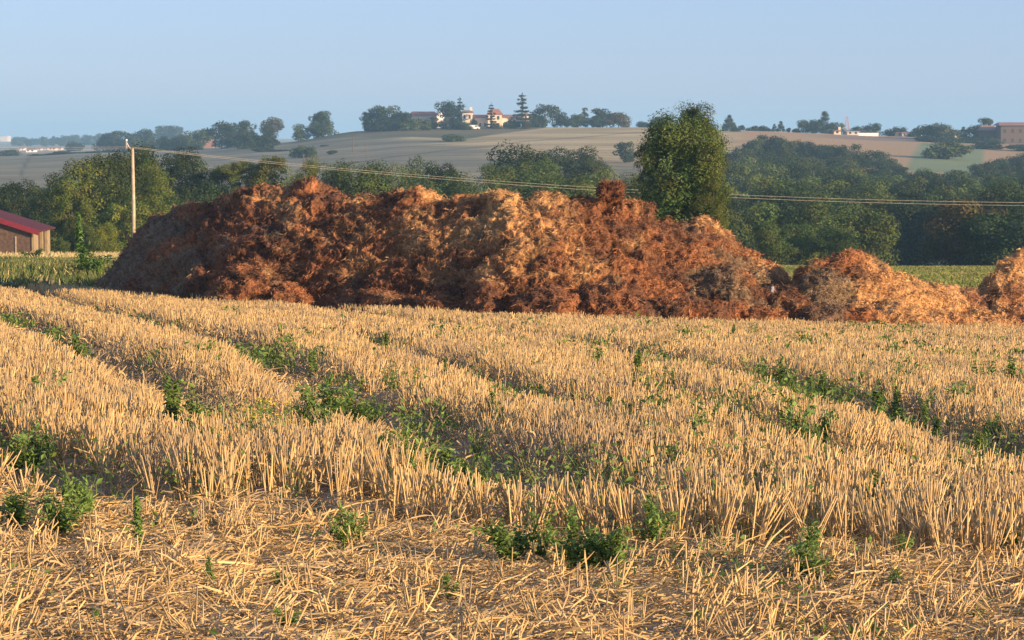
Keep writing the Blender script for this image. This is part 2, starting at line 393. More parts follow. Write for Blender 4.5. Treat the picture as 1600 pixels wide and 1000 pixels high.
def stubble():
    parts = []
    DX, DY = -.27, 1.0; nd = math.hypot(DX, DY); DX /= nd; DY /= nd
    for (y0, y1, row, step, per, wd) in ((9.0, 17, .155, .066, 7, .0078), (17, 30, .165, .085, 5, .0098), (30, 66, .20, .14, 5, .0155)):
        # drilled rows: lines of constant q
        smax = y1 / DY * 1.1
        half = .27
        qs = np.arange(-half * y1 + .27 * y0 - 4, half * y1 + .27 * y1 + 5, row * nd)
        Yl = np.arange(y0, y1, step)
        Q_, Y_ = np.meshgrid(qs, Yl); Q_ = Q_.ravel(); Y_ = Y_.ravel()
        Q_ = Q_ + rng.normal(0, .018, len(Q_)) + .03 * perlin(Y_ * .4, Q_); Y_ = Y_ + rng.uniform(-.5, .5, len(Y_)) * step
        X_ = Q_ - .27 * Y_
        px = 800 + F * X_ / Y_
        ok = (np.abs(X_) < .235 * Y_ + 2.8) & (Y_ > edge_Y(X_, Y_)) & (Y_ < foot_Y(px) + rng.uniform(-.3, 1.2, len(px)))
        X_, Y_ = X_[ok], Y_[ok]
        tr = track(X_, Y_)
        dens = fbm(X_ * .5, Y_ * .5, o=3)
        keep = rng.random(len(X_)) + np.where(Y_ < 18, 1.8 * np.clip(perlin(X_ * 5.5, Y_ * 3.0) - .15, 0, 1), 0) < np.clip(1.0 - .78 * tr - 1.6 * np.clip(-dens - .18, 0, 1) - 1.3 * np.clip(-perlin(X_ * 2.6, Y_ * 2.0) - .15, 0, 1), .05, 1)
        X_, Y_, tr = X_[keep], Y_[keep], tr[keep]
        n = len(X_)
        X = np.repeat(X_, per); Y = np.repeat(Y_, per); tr = np.repeat(tr, per)
        lean = np.stack([perlin(X_ * 1.7, Y_ * 1.7), perlin(X_ * 1.7 + 40, Y_ * 1.7)], 1) * .42 + rng.normal(0, .10, (n, 2))
        wild = rng.random(n) < (.10 + .35 * (perlin(X_ * 1.1 + 9, Y_ * 1.1) > .25)); lean[wild] += rng.normal(0, .38, (wild.sum(), 2))
        lean = np.repeat(lean, per, 0) + rng.normal(0, .10, (n * per, 2))
        m = n * per
        X = X + rng.normal(0, .014 + .004 * (y0 > 17), m); Y = Y + rng.normal(0, .016, m)
        Z = surf(X, Y)
        hh = np.where(Y < 15, .275, .255) * (1 + .22 * fbm(X * .35, Y * .35, o=2) + .20 * perlin(X * 2.2, Y * 2.2)) * rng.normal(1, .07, m) * np.where(rng.random(m) < .15, rng.uniform(.3, .9, m), 1)
        hh *= (1 - .55 * tr)
        nearedge = np.clip(1 - (Y - edge_Y(X, Y)) / .5, 0, 1)
        lean[:, 1] -= nearedge * .35 * rng.random(m); 
        D = np.stack([lean[:, 0], lean[:, 1], np.ones(m)], 1)
        D[:, 0] += tr * rng.normal(0, .8, m)
        bend = np.stack([rng.normal(0, .02, m), rng.normal(0, .02, m), -.01 * rng.random(m)], 1)
        grey = np.clip(.22 * rng.random(m) + .9 * np.clip(fbm(X * .7 + 60, Y * .5, o=3) - .05, 0, .8) + .35 * tr + .25 * (rng.random(m) < .12), 0, 1)
        parts.append(ribbons(np.stack([X, Y, Z - .01], 1), D, hh, wd * rng.uniform(.7, 1.25, m), bend, straw_col(m, grey)))
        # leaf sheaths between the stalks
        k = int(m * .32); s = rng.choice(m, k, replace=False)
        D2 = np.stack([rng.normal(0, .6, k), rng.normal(0, .6, k), rng.uniform(.3, 1, k)], 1)
        b2 = np.stack([X[s], Y[s], Z[s] + rng.uniform(0, .12, k)], 1)
        g2 = rng.uniform(.2, .8, k)
        parts.append(ribbons(b2, D2, rng.uniform(.06, .15, k), np.full(k, wd * 1.25), np.stack([rng.normal(0, .03, k), rng.normal(0, .03, k), -.05 * rng.random(k)], 1), straw_col(k, g2), False))
    V, Fc, C = join(parts)
    tag(link('stubble', make_mesh('stubble', V, Fc, M_STRAW, col=C, smooth=True)), 'golden cut cereal stubble standing in rows across the whole field', 'stubble', kind='stuff')
stubble()

def litter():
    parts = []
    # the mown headland in front: a mat of chopped straw, thick near the camera
    def lay(n, y0, y1, wd, l0, l1, up, zt, edge=False):
        Y = np.sqrt(rng.uniform(y0**2, y1**2, n)); X = rng.uniform(-1, 1, n) * (.235 * Y + 2.8)
        px = 800 + F * X / Y
        ok = (Y < foot_Y(px) + .5) & ((Y < edge_Y(X, Y) + .45) if edge else (Y > 0))
        Y, X = Y[ok], X[ok]; m = len(X)
        # swirls: neighbours lie roughly the same way
        an = 3.0 * fbm(X * 1.3, Y * 1.3, o=2) + rng.normal(0, 1.1, m)
        D = np.stack([np.cos(an), np.sin(an), rng.normal(.04, up, m)], 1)
        Z = surf(X, Y) + np.abs(rng.normal(0, zt, m)) + .05 * np.clip(perlin(X * 3.0, Y * 3.0), -.2, 1) 
        L = rng.uniform(l0, l1, m) * rng.uniform(.5, 1, m)
        grey = np.clip(rng.uniform(-.15, .95, m) + .35 * fbm(X * 1.6 + 5, Y * 1.6), 0, .95)
        parts.append(ribbons(np.stack([X, Y, Z], 1), D, L, wd * rng.uniform(.6, 1.4, m), np.stack([rng.normal(0, .03, m), rng.normal(0, .03, m), -.02 * rng.random(m)], 1), straw_col(m, grey), rng.random() < 2 and wd > .006))
    lay(130000, 6.2, 10.4, .0042, .03, .12, .22, .016, True)
    lay(17000, 6.2, 10.4, .0052, .06, .20, .50, .03, True)
    lay(165000, 6.2, 10.4, .0034, .02, .07, .6, .012, True)
    lay(66000, 9.3, 26, .0070, .05, .17, .14, .015)
    lay(60000, 26, 64, .018, .12, .30, .10, .015)
    # tufts of cut butts still rooted in the headland
    n = 950; Y = np.sqrt(rng.uniform(6.3**2, 9.9**2, n)); X = rng.uniform(-1, 1, n) * (.235 * Y + 2.8)
    ok = Y < edge_Y(X, Y); X, Y = X[ok], Y[ok]; n = len(X); per = 6
    ln = rng.normal(0, .45, (n, 2)); X = np.repeat(X, per); Y = np.repeat(Y, per); m = n * per
    D = np.concatenate([np.repeat(ln, per, 0) + rng.normal(0, .2, (m, 2)), np.ones((m, 1))], 1)
    X = X + rng.normal(0, .02, m); Y = Y + rng.normal(0, .02, m)
    parts.append(ribbons(np.stack([X, Y, surf(X, Y)], 1), D, rng.uniform(.05, .14, m), np.full(m, .0072), rng.normal(0, .01, (m, 3)), straw_col(m, rng.uniform(0, .4, m))))
    V, Fc, C = join(parts)
    tag(link('loose_straw', make_mesh('loose_straw', V, Fc, M_STRAW, col=C, smooth=True)), 'chopped and flattened straw lying loose on the soil in front', 'straw', kind='stuff')
litter()

# ------------------------------------------------------------------ the dung and straw heaps
def heap_mesh(name, sil, yf, depth, extra, seed, res=.045, tone=None, nstr=60000, crest=.45, amp=1.0, drop=.2, olive=None):
    """sil: [(px, py)] skyline; yf(px): foot line; heightfield on real ground, then displaced along its normals"""
    sp = np.array(sil, float)
    p0, p1 = sp[0, 0], sp[-1, 0]
    Ymid = float(np.mean(yf(np.linspace(p0, p1, 9)))) + depth * crest
    x0, x1 = [(q - 800) / F * (float(yf(np.array([q]))[0]) + depth * crest) for q in (p0, p1)]
    y0 = float(np.min(yf(np.linspace(p0, p1, 30)))) - 1.2; y1 = float(np.max(yf(np.linspace(p0, p1, 30)))) + depth + .5
    xs = np.arange(x0 - .6, x1 + .6, res); ys = np.concatenate([np.arange(y0, y0 + 5.2 + (depth > 6) * 1.5, res * .55), np.arange(y0 + 5.2 + (depth > 6) * 1.5, y1, res * 1.6)])
    X, Y = np.meshgrid(xs, ys); sh = X.shape; X = X.ravel(); Y = Y.ravel()
    px = 800 + F * X / Ymid
    for _ in range(6): px = 800 + F * X / (yf(px) + depth * crest)
    G = ground(X, Y)
    Yf = yf(px) + .15 * perlin(X * .55 + seed, X * 0) + .07 * perlin(X * 2 + seed, X * 0)
    Yc = Yf + depth * crest
    pp = np.arange(p0 - 60, p1 + 61, 4.0); sy = np.interp(pp, sp[:, 0], sp[:, 1]); kk = np.exp(-(np.arange(-12, 13) * 4 / 40.) ** 2)
    sm = np.convolve(np.pad(sy, 12, mode='edge'), kk / kk.sum(), mode='valid')
    tt_ = sstep(.68, .95, (Y - Yf) / (depth * crest) + .2 * perlin(X * 1.5 + seed, Y * 1.5))
    top = CAMZ + ray(px, np.interp(px, sp[:, 0], sp[:, 1]) * tt_ + np.interp(px, pp, sm) * (1 - tt_))[1] * Yc
    Hc = np.maximum(top - ground(X, Yc) - drop, 0)
    endf = sstep(0, 1, np.clip(np.minimum(px - p0, p1 - px) / 18, 0, 1))
    t = (Y - Yf) / (depth * crest)
    front = np.clip(t, 0, 1); back = np.clip((Yf + depth - Y) / (depth * (1 - crest)), 0, 1)
    prof = np.where(t < 1, .55 * np.sin(front * math.pi / 2) + .45 * front ** .8, np.sin(back * math.pi / 2) ** .9)
    H = Hc * prof * endf
    for (ex, ey, rx, ry, h, po) in extra:   # aprons and slumped lumps: px, metres before the foot, radii, height
        eyy = yf(np.array([ex]))[0] + ey; exx = (ex - 800) / F * eyy
        r2 = ((X - exx) / rx) ** 2 + ((Y - eyy) / ry) ** 2
        H = np.maximum(H, h * np.clip(1 - r2, 0, 1) ** po)
    Z = G + H
    body = sstep(.0, .35, H)
    # normals of the smooth pile
    Zg = Z.reshape(sh); gy, gx = np.gradient(Zg, ys, xs)
    N = np.stack([-gx.ravel(), -gy.ravel(), np.ones(len(X))], 1); N /= np.linalg.norm(N, axis=1)[:, None]
    wz = Z * 1.0
    wx = X + .3 * perlin(X * 2.5, Y * 2.5, wz * 2.5 + seed) + .06 * perlin(X * 8, Y * 8, wz * 8); wy = Y + .3 * perlin(X * 2.5 + 31, Y * 2.5, wz * 2.5); wz = wz + .12 * perlin(X * 3 + 5, Y * 3, wz * 3)
    b1 = 1 - 2.2 * np.abs(perlin(wx * .62 + seed, wy * .8, wz * 1.9))
    b2 = 1 - 2.2 * np.abs(perlin(wx * 1.9, wy * 2.2 + seed, wz * 4.2))
    b3 = 1 - 2.2 * np.abs(perlin(wx * 6.1, wy * 6.1, wz * 7.5 + seed))
    b4 = perlin(wx * 15, wy * 15, wz * 17)
    low = fbm(wx * .45, wy * .45, wz * .9 + seed, o=2)
    b5 = perlin(wx * 4.2 + 9, wy * 4.6, wz * 10)
    disp = amp * (.13 * low + .17 * (b1 - .6) + .17 * (b2 - .5) + .10 * (b3 - .5) + .09 * b5 + .055 * b4) * body
    V = np.stack([X, Y, Z], 1) + N * disp[:, None]
    V[:, 2] = np.where(H <= .002, G - .25, V[:, 2])
    # own colour: dark rotted, red-brown, pale straw; grey-brown also paints left-side shade
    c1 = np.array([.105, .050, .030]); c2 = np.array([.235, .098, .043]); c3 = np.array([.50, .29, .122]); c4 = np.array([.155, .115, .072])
    m1 = sstep(-.5, .45, fbm(wx * 1.1 + 7, wy * 1.1, wz * 1.6 + seed, o=4))
    m2 = .85 * sstep(.05, 1.0, fbm(wx * .75 + 21, wy * .9, wz * 1.0 + seed, o=4) + (tone(px, H) if tone else 0))
    m3 = sstep(.35, .9, fbm(wx * .7 + 51, wy * .7, wz * .9 + seed, o=3) + (.9 * (1 - sstep(230, 420, px)) if p0 < 400 else 0) + (olive(px, H) if olive else 0))  # grey-brown over the left end: its shade put into the colour
    C = c1 * (1 - m1[:, None]) + c2 * m1[:, None]
    C = C * (1 - m2[:, None]) + c3 * m2[:, None]
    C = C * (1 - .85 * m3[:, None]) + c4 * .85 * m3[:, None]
    fine = (.72 + .5 * np.clip(.5 + perlin(wx * 11, wy * 11, wz * 13), 0, 1))[:, None]
    C = C * fine
    ny, nx = sh
    i = np.arange(ny - 1)[:, None] * nx + np.arange(nx - 1)[None, :]
    Q = np.stack([i, i + 1, i + nx + 1, i + nx], -1).reshape(-1, 4)
    hb = H > .002
    Q = Q[hb[Q].any(1)]
    # straws and clods of bedding sticking out of the surface
    fr = np.where((H > .05) & (Y < Yc + .8))[0]
    s = rng.choice(fr, nstr); m = len(s)
    base = V[s] + rng.normal(0, .02, (m, 3)) + N[s] * .005
    tt = rng.normal(size=(m, 3)); tt[:, 2] = tt[:, 2] * .4 - .10; tt -= N[s] * (np.sum(tt * N[s], 1) * .92 - .10)[:, None]
    fl = np.stack([perlin(base[:, 0] * 2, base[:, 1] * 2, base[:, 2] * 2), 0 * base[:, 0], perlin(base[:, 0] * 2 + 30, base[:, 1] * 2, base[:, 2] * 2)], 1)
    tt = tt + .8 * fl
    lift = rng.random(m) < .025; tt[lift] += N[s][lift] * 1.2
    k = np.where(rng.random(m) < .09, rng.uniform(1.4, 2.2, m), rng.uniform(.6, 1.3, m))[:, None]
    SC = np.clip(C[s] * 1.15 * k + np.array([.05, .028, .010]) * rng.random((m, 1)), .01, .8)
    SV, SQ, ST, SCc = ribbons(base, tt, rng.uniform(.04, .13, m), rng.uniform(.006, .016, m), rng.normal(0, .025, (m, 3)) - np.array([0, 0, .02]), SC, False)
    nv = len(V)
    me = make_mesh(name, np.concatenate([V, SV]), np.concatenate([Q, SQ + nv]), [M_HEAP, M_STRAND], col=np.concatenate([C, SCc]),
                   midx=np.concatenate([np.zeros(len(Q), int), np.ones(len(SQ), int)]), smooth=True)
    return me
SIL = [(160, 449), (172, 424), (185, 405), (205, 380), (222, 353), (240, 331), (270, 320), (305, 314), (340, 303), (370, 292), (400, 288), (450, 286), (478, 276), (495, 278), (512, 290),
       (540, 294), (575, 298), (606, 299), (626, 288), (643, 281), (662, 291), (688, 305), (702, 312), (722, 305), (742, 308), (762, 297), (780, 291), (796, 294), (808, 303), (824, 306), (842, 295),
       (864, 290), (885, 298), (904, 304), (930, 306), (975, 306), (1000, 314), (1014, 310), (1032, 328), (1055, 334), (1072, 342), (1088, 334), (1106, 338), (1124, 352), (1150, 368), (1180, 390),
       (1205, 409), (1225, 426), (1245, 444), (1262, 470)]
def tone_main(px, H):
    px = px - (2.4 - H) * 55
    return (.75 * np.exp(-((px - 790) / 95.) ** 2) * (H > 1.0) + .25 * np.exp(-((px - 650) / 60.) ** 2) + .45 * np.exp(-((px - 1160) / 70.) ** 2) * (H > .9) + .25 * np.exp(-((px - 500) / 90.) ** 2)
            - .5 * np.exp(-((px - 260) / 110.) ** 2) - .5 * (H < .8) - .25 * np.exp(-((px - 960) / 80.) ** 2))
main_extra = [(400, .2, 1.35, 1.6, .95, .8), (455, -.1, .8, 1.0, .55, .8), (330, .6, 1.0, 1.2, .9, .8), (760, .15, .45, .9, .85, .6), (700, .2, .7, .9, .6, .7), (860, .1, 1.0, 1.0, .75, .7),
              (960, .1, 1.1, 1.1, .85, .7), (1060, .1, 1.3, 1.1, .7, .7), (1130, .9, 1.2, 1.3, 1.25, .7), (1180, 0, 1.2, .9, .5, .8), (610, .2, .8, .9, .55, .8), (560, .2, .6, .7, .45, .8), (1225, .2, 1.2, .9, .8, .7)]
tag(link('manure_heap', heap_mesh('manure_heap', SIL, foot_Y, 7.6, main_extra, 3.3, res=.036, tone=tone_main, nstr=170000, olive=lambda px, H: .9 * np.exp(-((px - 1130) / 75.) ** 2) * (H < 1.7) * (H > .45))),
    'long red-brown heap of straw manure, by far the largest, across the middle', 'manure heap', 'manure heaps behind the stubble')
SIL2 = [(1238, 470), (1244, 440), (1250, 418), (1268, 404), (1300, 395), (1330, 391), (1352, 396), (1364, 402), (1378, 412), (1400, 423), (1425, 428), (1450, 437), (1480, 445), (1510, 451), (1540, 458), (1565, 470), (1580, 482)]
foot2 = lambda px: foot_Y(px) - .9
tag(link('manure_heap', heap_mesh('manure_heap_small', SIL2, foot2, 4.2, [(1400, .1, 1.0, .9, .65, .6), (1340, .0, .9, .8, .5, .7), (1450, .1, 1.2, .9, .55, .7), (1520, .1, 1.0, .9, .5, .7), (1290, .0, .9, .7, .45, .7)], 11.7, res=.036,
    tone=lambda px, H: .25 + .7 * np.exp(-((px - 1400) / 70.) ** 2) + .4 * np.exp(-((px - 1510) / 60.) ** 2), nstr=42000, amp=.85, drop=.08, olive=lambda px, H: .8 * (1 - sstep(1290, 1340, px)))),  # olive hay tone, with the dome's left-side shade painted in
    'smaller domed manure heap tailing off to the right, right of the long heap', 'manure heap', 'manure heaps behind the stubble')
SIL3 = [(1525, 475), (1538, 445), (1550, 430), (1565, 412), (1580, 398), (1592, 391), (1604, 388), (1622, 392), (1650, 402), (1700, 420), (1740, 445), (1765, 475)]
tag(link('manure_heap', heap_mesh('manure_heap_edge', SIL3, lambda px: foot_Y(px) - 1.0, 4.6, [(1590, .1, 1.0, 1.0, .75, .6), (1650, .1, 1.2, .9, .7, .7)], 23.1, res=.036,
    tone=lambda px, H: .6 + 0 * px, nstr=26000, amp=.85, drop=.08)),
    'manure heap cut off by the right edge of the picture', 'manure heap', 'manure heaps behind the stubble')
def clod(name, px, py, Y, rx, ry, rz, seed, label, cat, c, n=2400):
    i = np.arange(3000); ph = np.arccos(1 - 2 * (i + .5) / 3000); th = math.pi * (1 + 5 ** .5) * i
    nu, nv = 60, 36
    U, Vv = np.meshgrid(np.linspace(0, 2 * math.pi, nu, endpoint=False), np.linspace(.001, math.pi - .001, nv))
    U = U.ravel(); Vv = Vv.ravel()
    D = np.stack([np.cos(U) * np.sin(Vv), np.sin(U) * np.sin(Vv), np.cos(Vv)], 1)
    r = 1 + .55 * fbm(D[:, 0] * 1.4 + seed, D[:, 1] * 1.4, D[:, 2] * 1.4, o=4) + .1 * perlin(D[:, 0] * 7, D[:, 1] * 7 + seed, D[:, 2] * 7)
    V = np.sign(D) * np.abs(D) ** .55 * .9 * r[:, None] * np.array([rx, ry, rz])
    ii = np.arange(nv - 1)[:, None] * nu + np.arange(nu)[None, :]; jj = np.arange(nv - 1)[:, None] * nu + (np.arange(nu)[None, :] + 1) % nu
    Q = np.stack([ii, ii + nu, jj + nu, jj], -1).reshape(-1, 4)
    C = np.array(c)[None] * (.7 + .6 * rng.random((len(V), 1)))
    s = rng.choice(len(V), n); tt = rng.normal(size=(n, 3)) + D[s] * .5
    SV, SQ, _, SC = ribbons(V[s], tt, rng.uniform(.04, .14, n), rng.uniform(.008, .016, n), rng.normal(0, .02, (n, 3)), np.clip(C[s] * rng.uniform(.9, 2.0, (n, 1)), 0, 1), False)
    me = make_mesh(name, np.concatenate([V, SV]), np.concatenate([Q, SQ + len(V)]), [M_HEAP, M_STRAND], col=np.concatenate([C, SC]), midx=np.concatenate([np.zeros(len(Q), int), np.ones(n * 2, int)]), smooth=True)
    return tag(link(name, me, loc=P(px, py, Y)), label, cat)
clod('manure_clod', 955, 298, 54.6, .30, .28, .19, 8., 'dark upright clod perched on the crest of the long heap', 'manure clod', (.13, .055, .03))

# ------------------------------------------------------------------ trees
def leaves(pos, nrm, size, col, aspect=1.5):
    n = len(pos)
    nrm = nrm / np.linalg.norm(nrm, axis=1)[:, None]
    r = rng.normal(size=(n, 3)); u = np.cross(nrm, r); u /= np.linalg.norm(u, axis=1)[:, None]; v = np.cross(nrm, u)
    s = size[:, None] * .5
    V = np.stack([pos - u * s * aspect, pos - v * s * .8 + nrm * s * .25, pos + u * s * aspect, pos + v * s * .8 + nrm * s * .25], 1).reshape(-1, 3)
    Q = np.arange(n * 4).reshape(-1, 4)
    return V, Q, np.repeat(col, 4, 0)
def crown(name, seed, shape, n, leaf, nl=26, asp=1.0):
    """unit crown: z from 0 to 1, half width about .5; leaf clumps gathered into lobes with gaps between"""
    R = np.random.default_rng(seed); nl = int(nl * max(.8, asp)); n = int(n * (.45 + .55 * asp))
    L = []
    if shape in ('round', 'wide', 'oval', 'loose'):
        for i in range(nl):
            z = R.uniform(.10, .90); 
            env = {'round': math.sqrt(max(0, 1 - ((z - .50) / .54) ** 2)), 'wide': math.sqrt(max(0, 1 - ((z - .38) / .62) ** 2)), 'oval': math.sqrt(max(0, 1 - ((z - .45) / .57) ** 2)) * .95, 'loose': math.sqrt(max(0, 1 - ((z - .5) / .55) ** 2))}[shape]
            an = R.uniform(0, 2 * math.pi); rr = .36 * env * math.sqrt(R.uniform(.15, 1)) * R.uniform(.85, 1.15)
            lr = R.uniform(.12, .21) * (.75 if shape == 'loose' else 1)
            L.append((rr * math.cos(an), rr * math.sin(an), z * .9 + .02, lr, lr, lr * R.uniform(.65, .95)))
        if shape != 'loose': L.append((0, 0, .45, .26, .26, .36))
    elif shape == 'poplar':
        for i in range(nl):
            z = R.uniform(.06, .93); env = .5 * math.sin(math.pi * min(1, (z * .93 + .07)) ** .8) ** .6; an = R.uniform(0, 6.28); rr = env * .55
            L.append((rr * math.cos(an), rr * math.sin(an), z, .2, .2, .1))
        L.append((0, 0, .5, .33, .33, .45))
    elif shape == 'cedar':
        for t in range(9):
            z = .12 + t * .095; wdt = .46 * (1 - z) ** .75 + .05
            for j in range(6):
                an = R.uniform(0, 6.28); rr = wdt * R.uniform(.4, .85)
                L.append((rr * math.cos(an), rr * math.sin(an), z + R.uniform(-.01, .01), .15 * (1.15 - z), .15 * (1.15 - z), .03))
        L.append((0, 0, .5, .06, .06, .48))
    elif shape == 'bush':
        for i in range(nl):
            an = R.uniform(0, 6.28); rr = .36 * math.sqrt(R.random()); z = R.uniform(.1, .8) * (1 - (rr / .5) ** 2 * .7)
            lr = R.uniform(.11, .2); L.append((rr * math.cos(an), rr * math.sin(an), z, lr, lr, lr))
        L.append((0, 0, .3, .36, .36, .36))
    elif shape == 'cone':
        for i in range(nl):
            z = R.uniform(.04, .95); an = R.uniform(0, 6.28); rr = .36 * (1 - z) ** .8; lr = .08 + .12 * (1 - z)
            L.append((rr * math.cos(an), rr * math.sin(an), z, lr, lr, lr * .8))
        L.append((0, 0, .4, .2, .2, .4))
    L = np.array(L)
    iso = L[:, 5] < .25
    L[:, 2] *= asp; L[~iso, 5] *= asp
    if shape in ('round', 'oval', 'wide', 'loose', 'bush'): L[iso, 3:] *= np.random.default_rng(seed + 1).uniform(.75, 1.15, (iso.sum(), 1))
    wgt = L[:, 3] * L[:, 4] + L[:, 3] * L[:, 5]; wgt = wgt / wgt.sum()
    li = R.choice(len(L), n, p=wgt)
    d = R.normal(size=(n, 3)); d /= np.linalg.norm(d, axis=1)[:, None]
    rad = R.uniform(.55, 1.08, n) ** .6
    pos = L[li, :3] + d * L[li, 3:] * rad[:, None]
    pos += .018 * R.normal(size=(n, 3))
    # bite gaps out of the crown
    g = perlin(pos[:, 0] * 6 + seed, pos[:, 1] * 6, pos[:, 2] * 6)
    ok = (g > (-.20 if n > 30000 else -.33)) & (pos[:, 2] > -.02 * asp)
    pos, d, li = pos[ok], d[ok], li[ok]; m = len(pos)
    lo, hi = np.percentile(pos, 1.0, axis=0), np.percentile(pos, 99.0, axis=0)
    cxy = (lo[:2] + hi[:2]) / 2; sxy = 1 / max(hi[0] - lo[0], hi[1] - lo[1]); sz_ = asp / (hi[2] - lo[2])
    pos[:, :2] = (pos[:, :2] - cxy) * sxy; pos[:, 2] = (pos[:, 2] - lo[2]) * sz_
    L[:, :2] = (L[:, :2] - cxy) * sxy; L[:, 2] = (L[:, 2] - lo[2]) * sz_
    nr = d + R.normal(0, .38, (m, 3)) + np.array([0, 0, .25])
    lobe = R.uniform(.78, 1.25, len(L))[li]
    base = np.array([.048, .086, .020]); warm = np.array([.090, .098, .024])
    wv = np.clip(.35 + .8 * perlin(pos[:, 0] * 3 + seed, pos[:, 1] * 3, pos[:, 2] * 3) + R.normal(0, .15, m), 0, 1)[:, None]
    C = (base * (1 - wv) + warm * wv) * (lobe * R.uniform(.7, 1.3, m))[:, None]
    sz = leaf * R.uniform(.6, 1.4, m)
    V, Q, Cc = leaves(pos, nr, sz, C)
    L[:, 2] /= asp
    return make_mesh(name, V, Q, M_CROWN, col=Cc), L
def trunk_mesh(name, L, seed, limbs=7):
    """unit trunk with limbs reaching the lobes; z 0 is the ground, crown starts at z .0 of the crown"""
    R = random.Random(seed); b = MB()
    b.tube([(0, 0, -.06), (.008, 0, .15), (-.01, .006, .4), (.0, 0, .75)], [.042, .030, .022, .008], 7)
    idx = list(range(len(L))); R.shuffle(idx)
    for i in idx[:limbs]:
        x, y, z = [float(q) for q in L[i, :3]]
        if abs(x) + abs(y) < .05: continue
        z0 = max(.12, z * .55); b.tube([(0, 0, z0), (x * .5, y * .5, (z0 + z) * .5 + .02), (x * .95, y * .95, z)], [.014, .009, .004], 5)
    return b.mesh(name, M_BARK, smooth=True)
PROTO = {}
def proto(shape, var, lod, asp):
    key = (shape, var, lod, asp)
    if key not in PROTO:
        n, leaf = {'near': (46000, .021), 'mid': (15000, .026), 'far': (3200, .055), 'wood': (8500, .033)}[lod]
        if shape in ('cedar',): n = int(n * 1.2)
        sd_ = hash((shape.__len__(), ord(shape[0]), var)) % 1000 + var * 13 + ord(shape[1])
        cm, L = crown('crown', sd_, shape, n, leaf, {'near': 60}.get(lod, 26), asp)
        PROTO[key] = (cm, trunk_mesh('trunk', L, sd_))
    return PROTO[key]
NT = [0]
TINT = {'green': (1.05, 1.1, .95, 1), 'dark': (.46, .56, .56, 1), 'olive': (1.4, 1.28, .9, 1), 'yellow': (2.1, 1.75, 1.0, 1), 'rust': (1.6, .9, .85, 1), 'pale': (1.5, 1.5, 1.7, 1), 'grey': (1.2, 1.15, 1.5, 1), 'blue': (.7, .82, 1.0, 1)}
def tree(px, ytop, wpx, Y, shape='round', tint='green', label='', group=None, lod='far', bare=.10, name=None, ybase=None, cat=None, rz=None):
    """a tree rooted in the ground at column px and distance Y, its top on row ytop"""
    x = float(ray(px, 300)[0]) * Y
    if ybase is None: zb = gz(x, Y)
    else: zb = gz(x, Y)
    zt = P(px, ytop, Y)[2]; H = max(zt - zb, .6); W = wpx / F * Y
    NT[0] += 1; var = NT[0] % 4
    nm = name or {'poplar': 'poplar_tree', 'cedar': 'cedar_tree', 'bush': 'bush', 'cone': 'conifer_tree'}.get(shape, 'tree')
    o = thing(nm, label, cat or ('bush' if shape == 'bush' else 'tree'), (x, Y, zb), 0, group)
    ra = H * (1 - (0 if shape == 'bush' else bare)) / max(W, .1)
    asp = min((.55, .8, 1.1, 1.5, 2.1, 3.0), key=lambda q: abs(math.log(q / ra)))
    cm, tm = proto(shape, var, lod, asp)
    r_ = random.uniform(0, 6.28) if rz is None else rz
    b_ = 0.0 if shape == 'bush' else bare
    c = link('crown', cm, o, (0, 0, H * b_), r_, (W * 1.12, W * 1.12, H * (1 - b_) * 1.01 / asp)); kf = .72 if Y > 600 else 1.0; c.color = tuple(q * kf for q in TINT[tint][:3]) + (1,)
    tk = link('stem' if shape == 'bush' else 'trunk', tm, o, (0, 0, 0), r_, (max(W * .8, H * .5), max(W * .8, H * .5), H))
    return o

# the broad tree behind the heap, its crown built up from added tree objects
big = [(1064, 168, 150, 118)]
tree(1064, 190, 116, 118, 'round', 'green', 'tall broad leafy tree standing right behind the long heap, reaching above the ridge', lod='near', bare=.04)
tree(1090, 174, 76, 121, 'oval', 'olive', 'topmost crown part of the broad tree behind the heap, added as a separate tree', lod='near', bare=.05)
tree(1108, 236, 50, 117, 'oval', 'olive', 'low right crown part of the broad tree behind the heap, added as a separate tree', lod='near', bare=.1)
tree(1014, 226, 40, 119.5, 'loose', 'olive', 'ragged left crown part of the broad tree behind the heap, added as a separate tree', lod='mid', bare=.05)
tree(1062, 268, 118, 121, 'bush', 'green', 'dense undergrowth around the foot of the broad tree behind the heap', lod='mid')
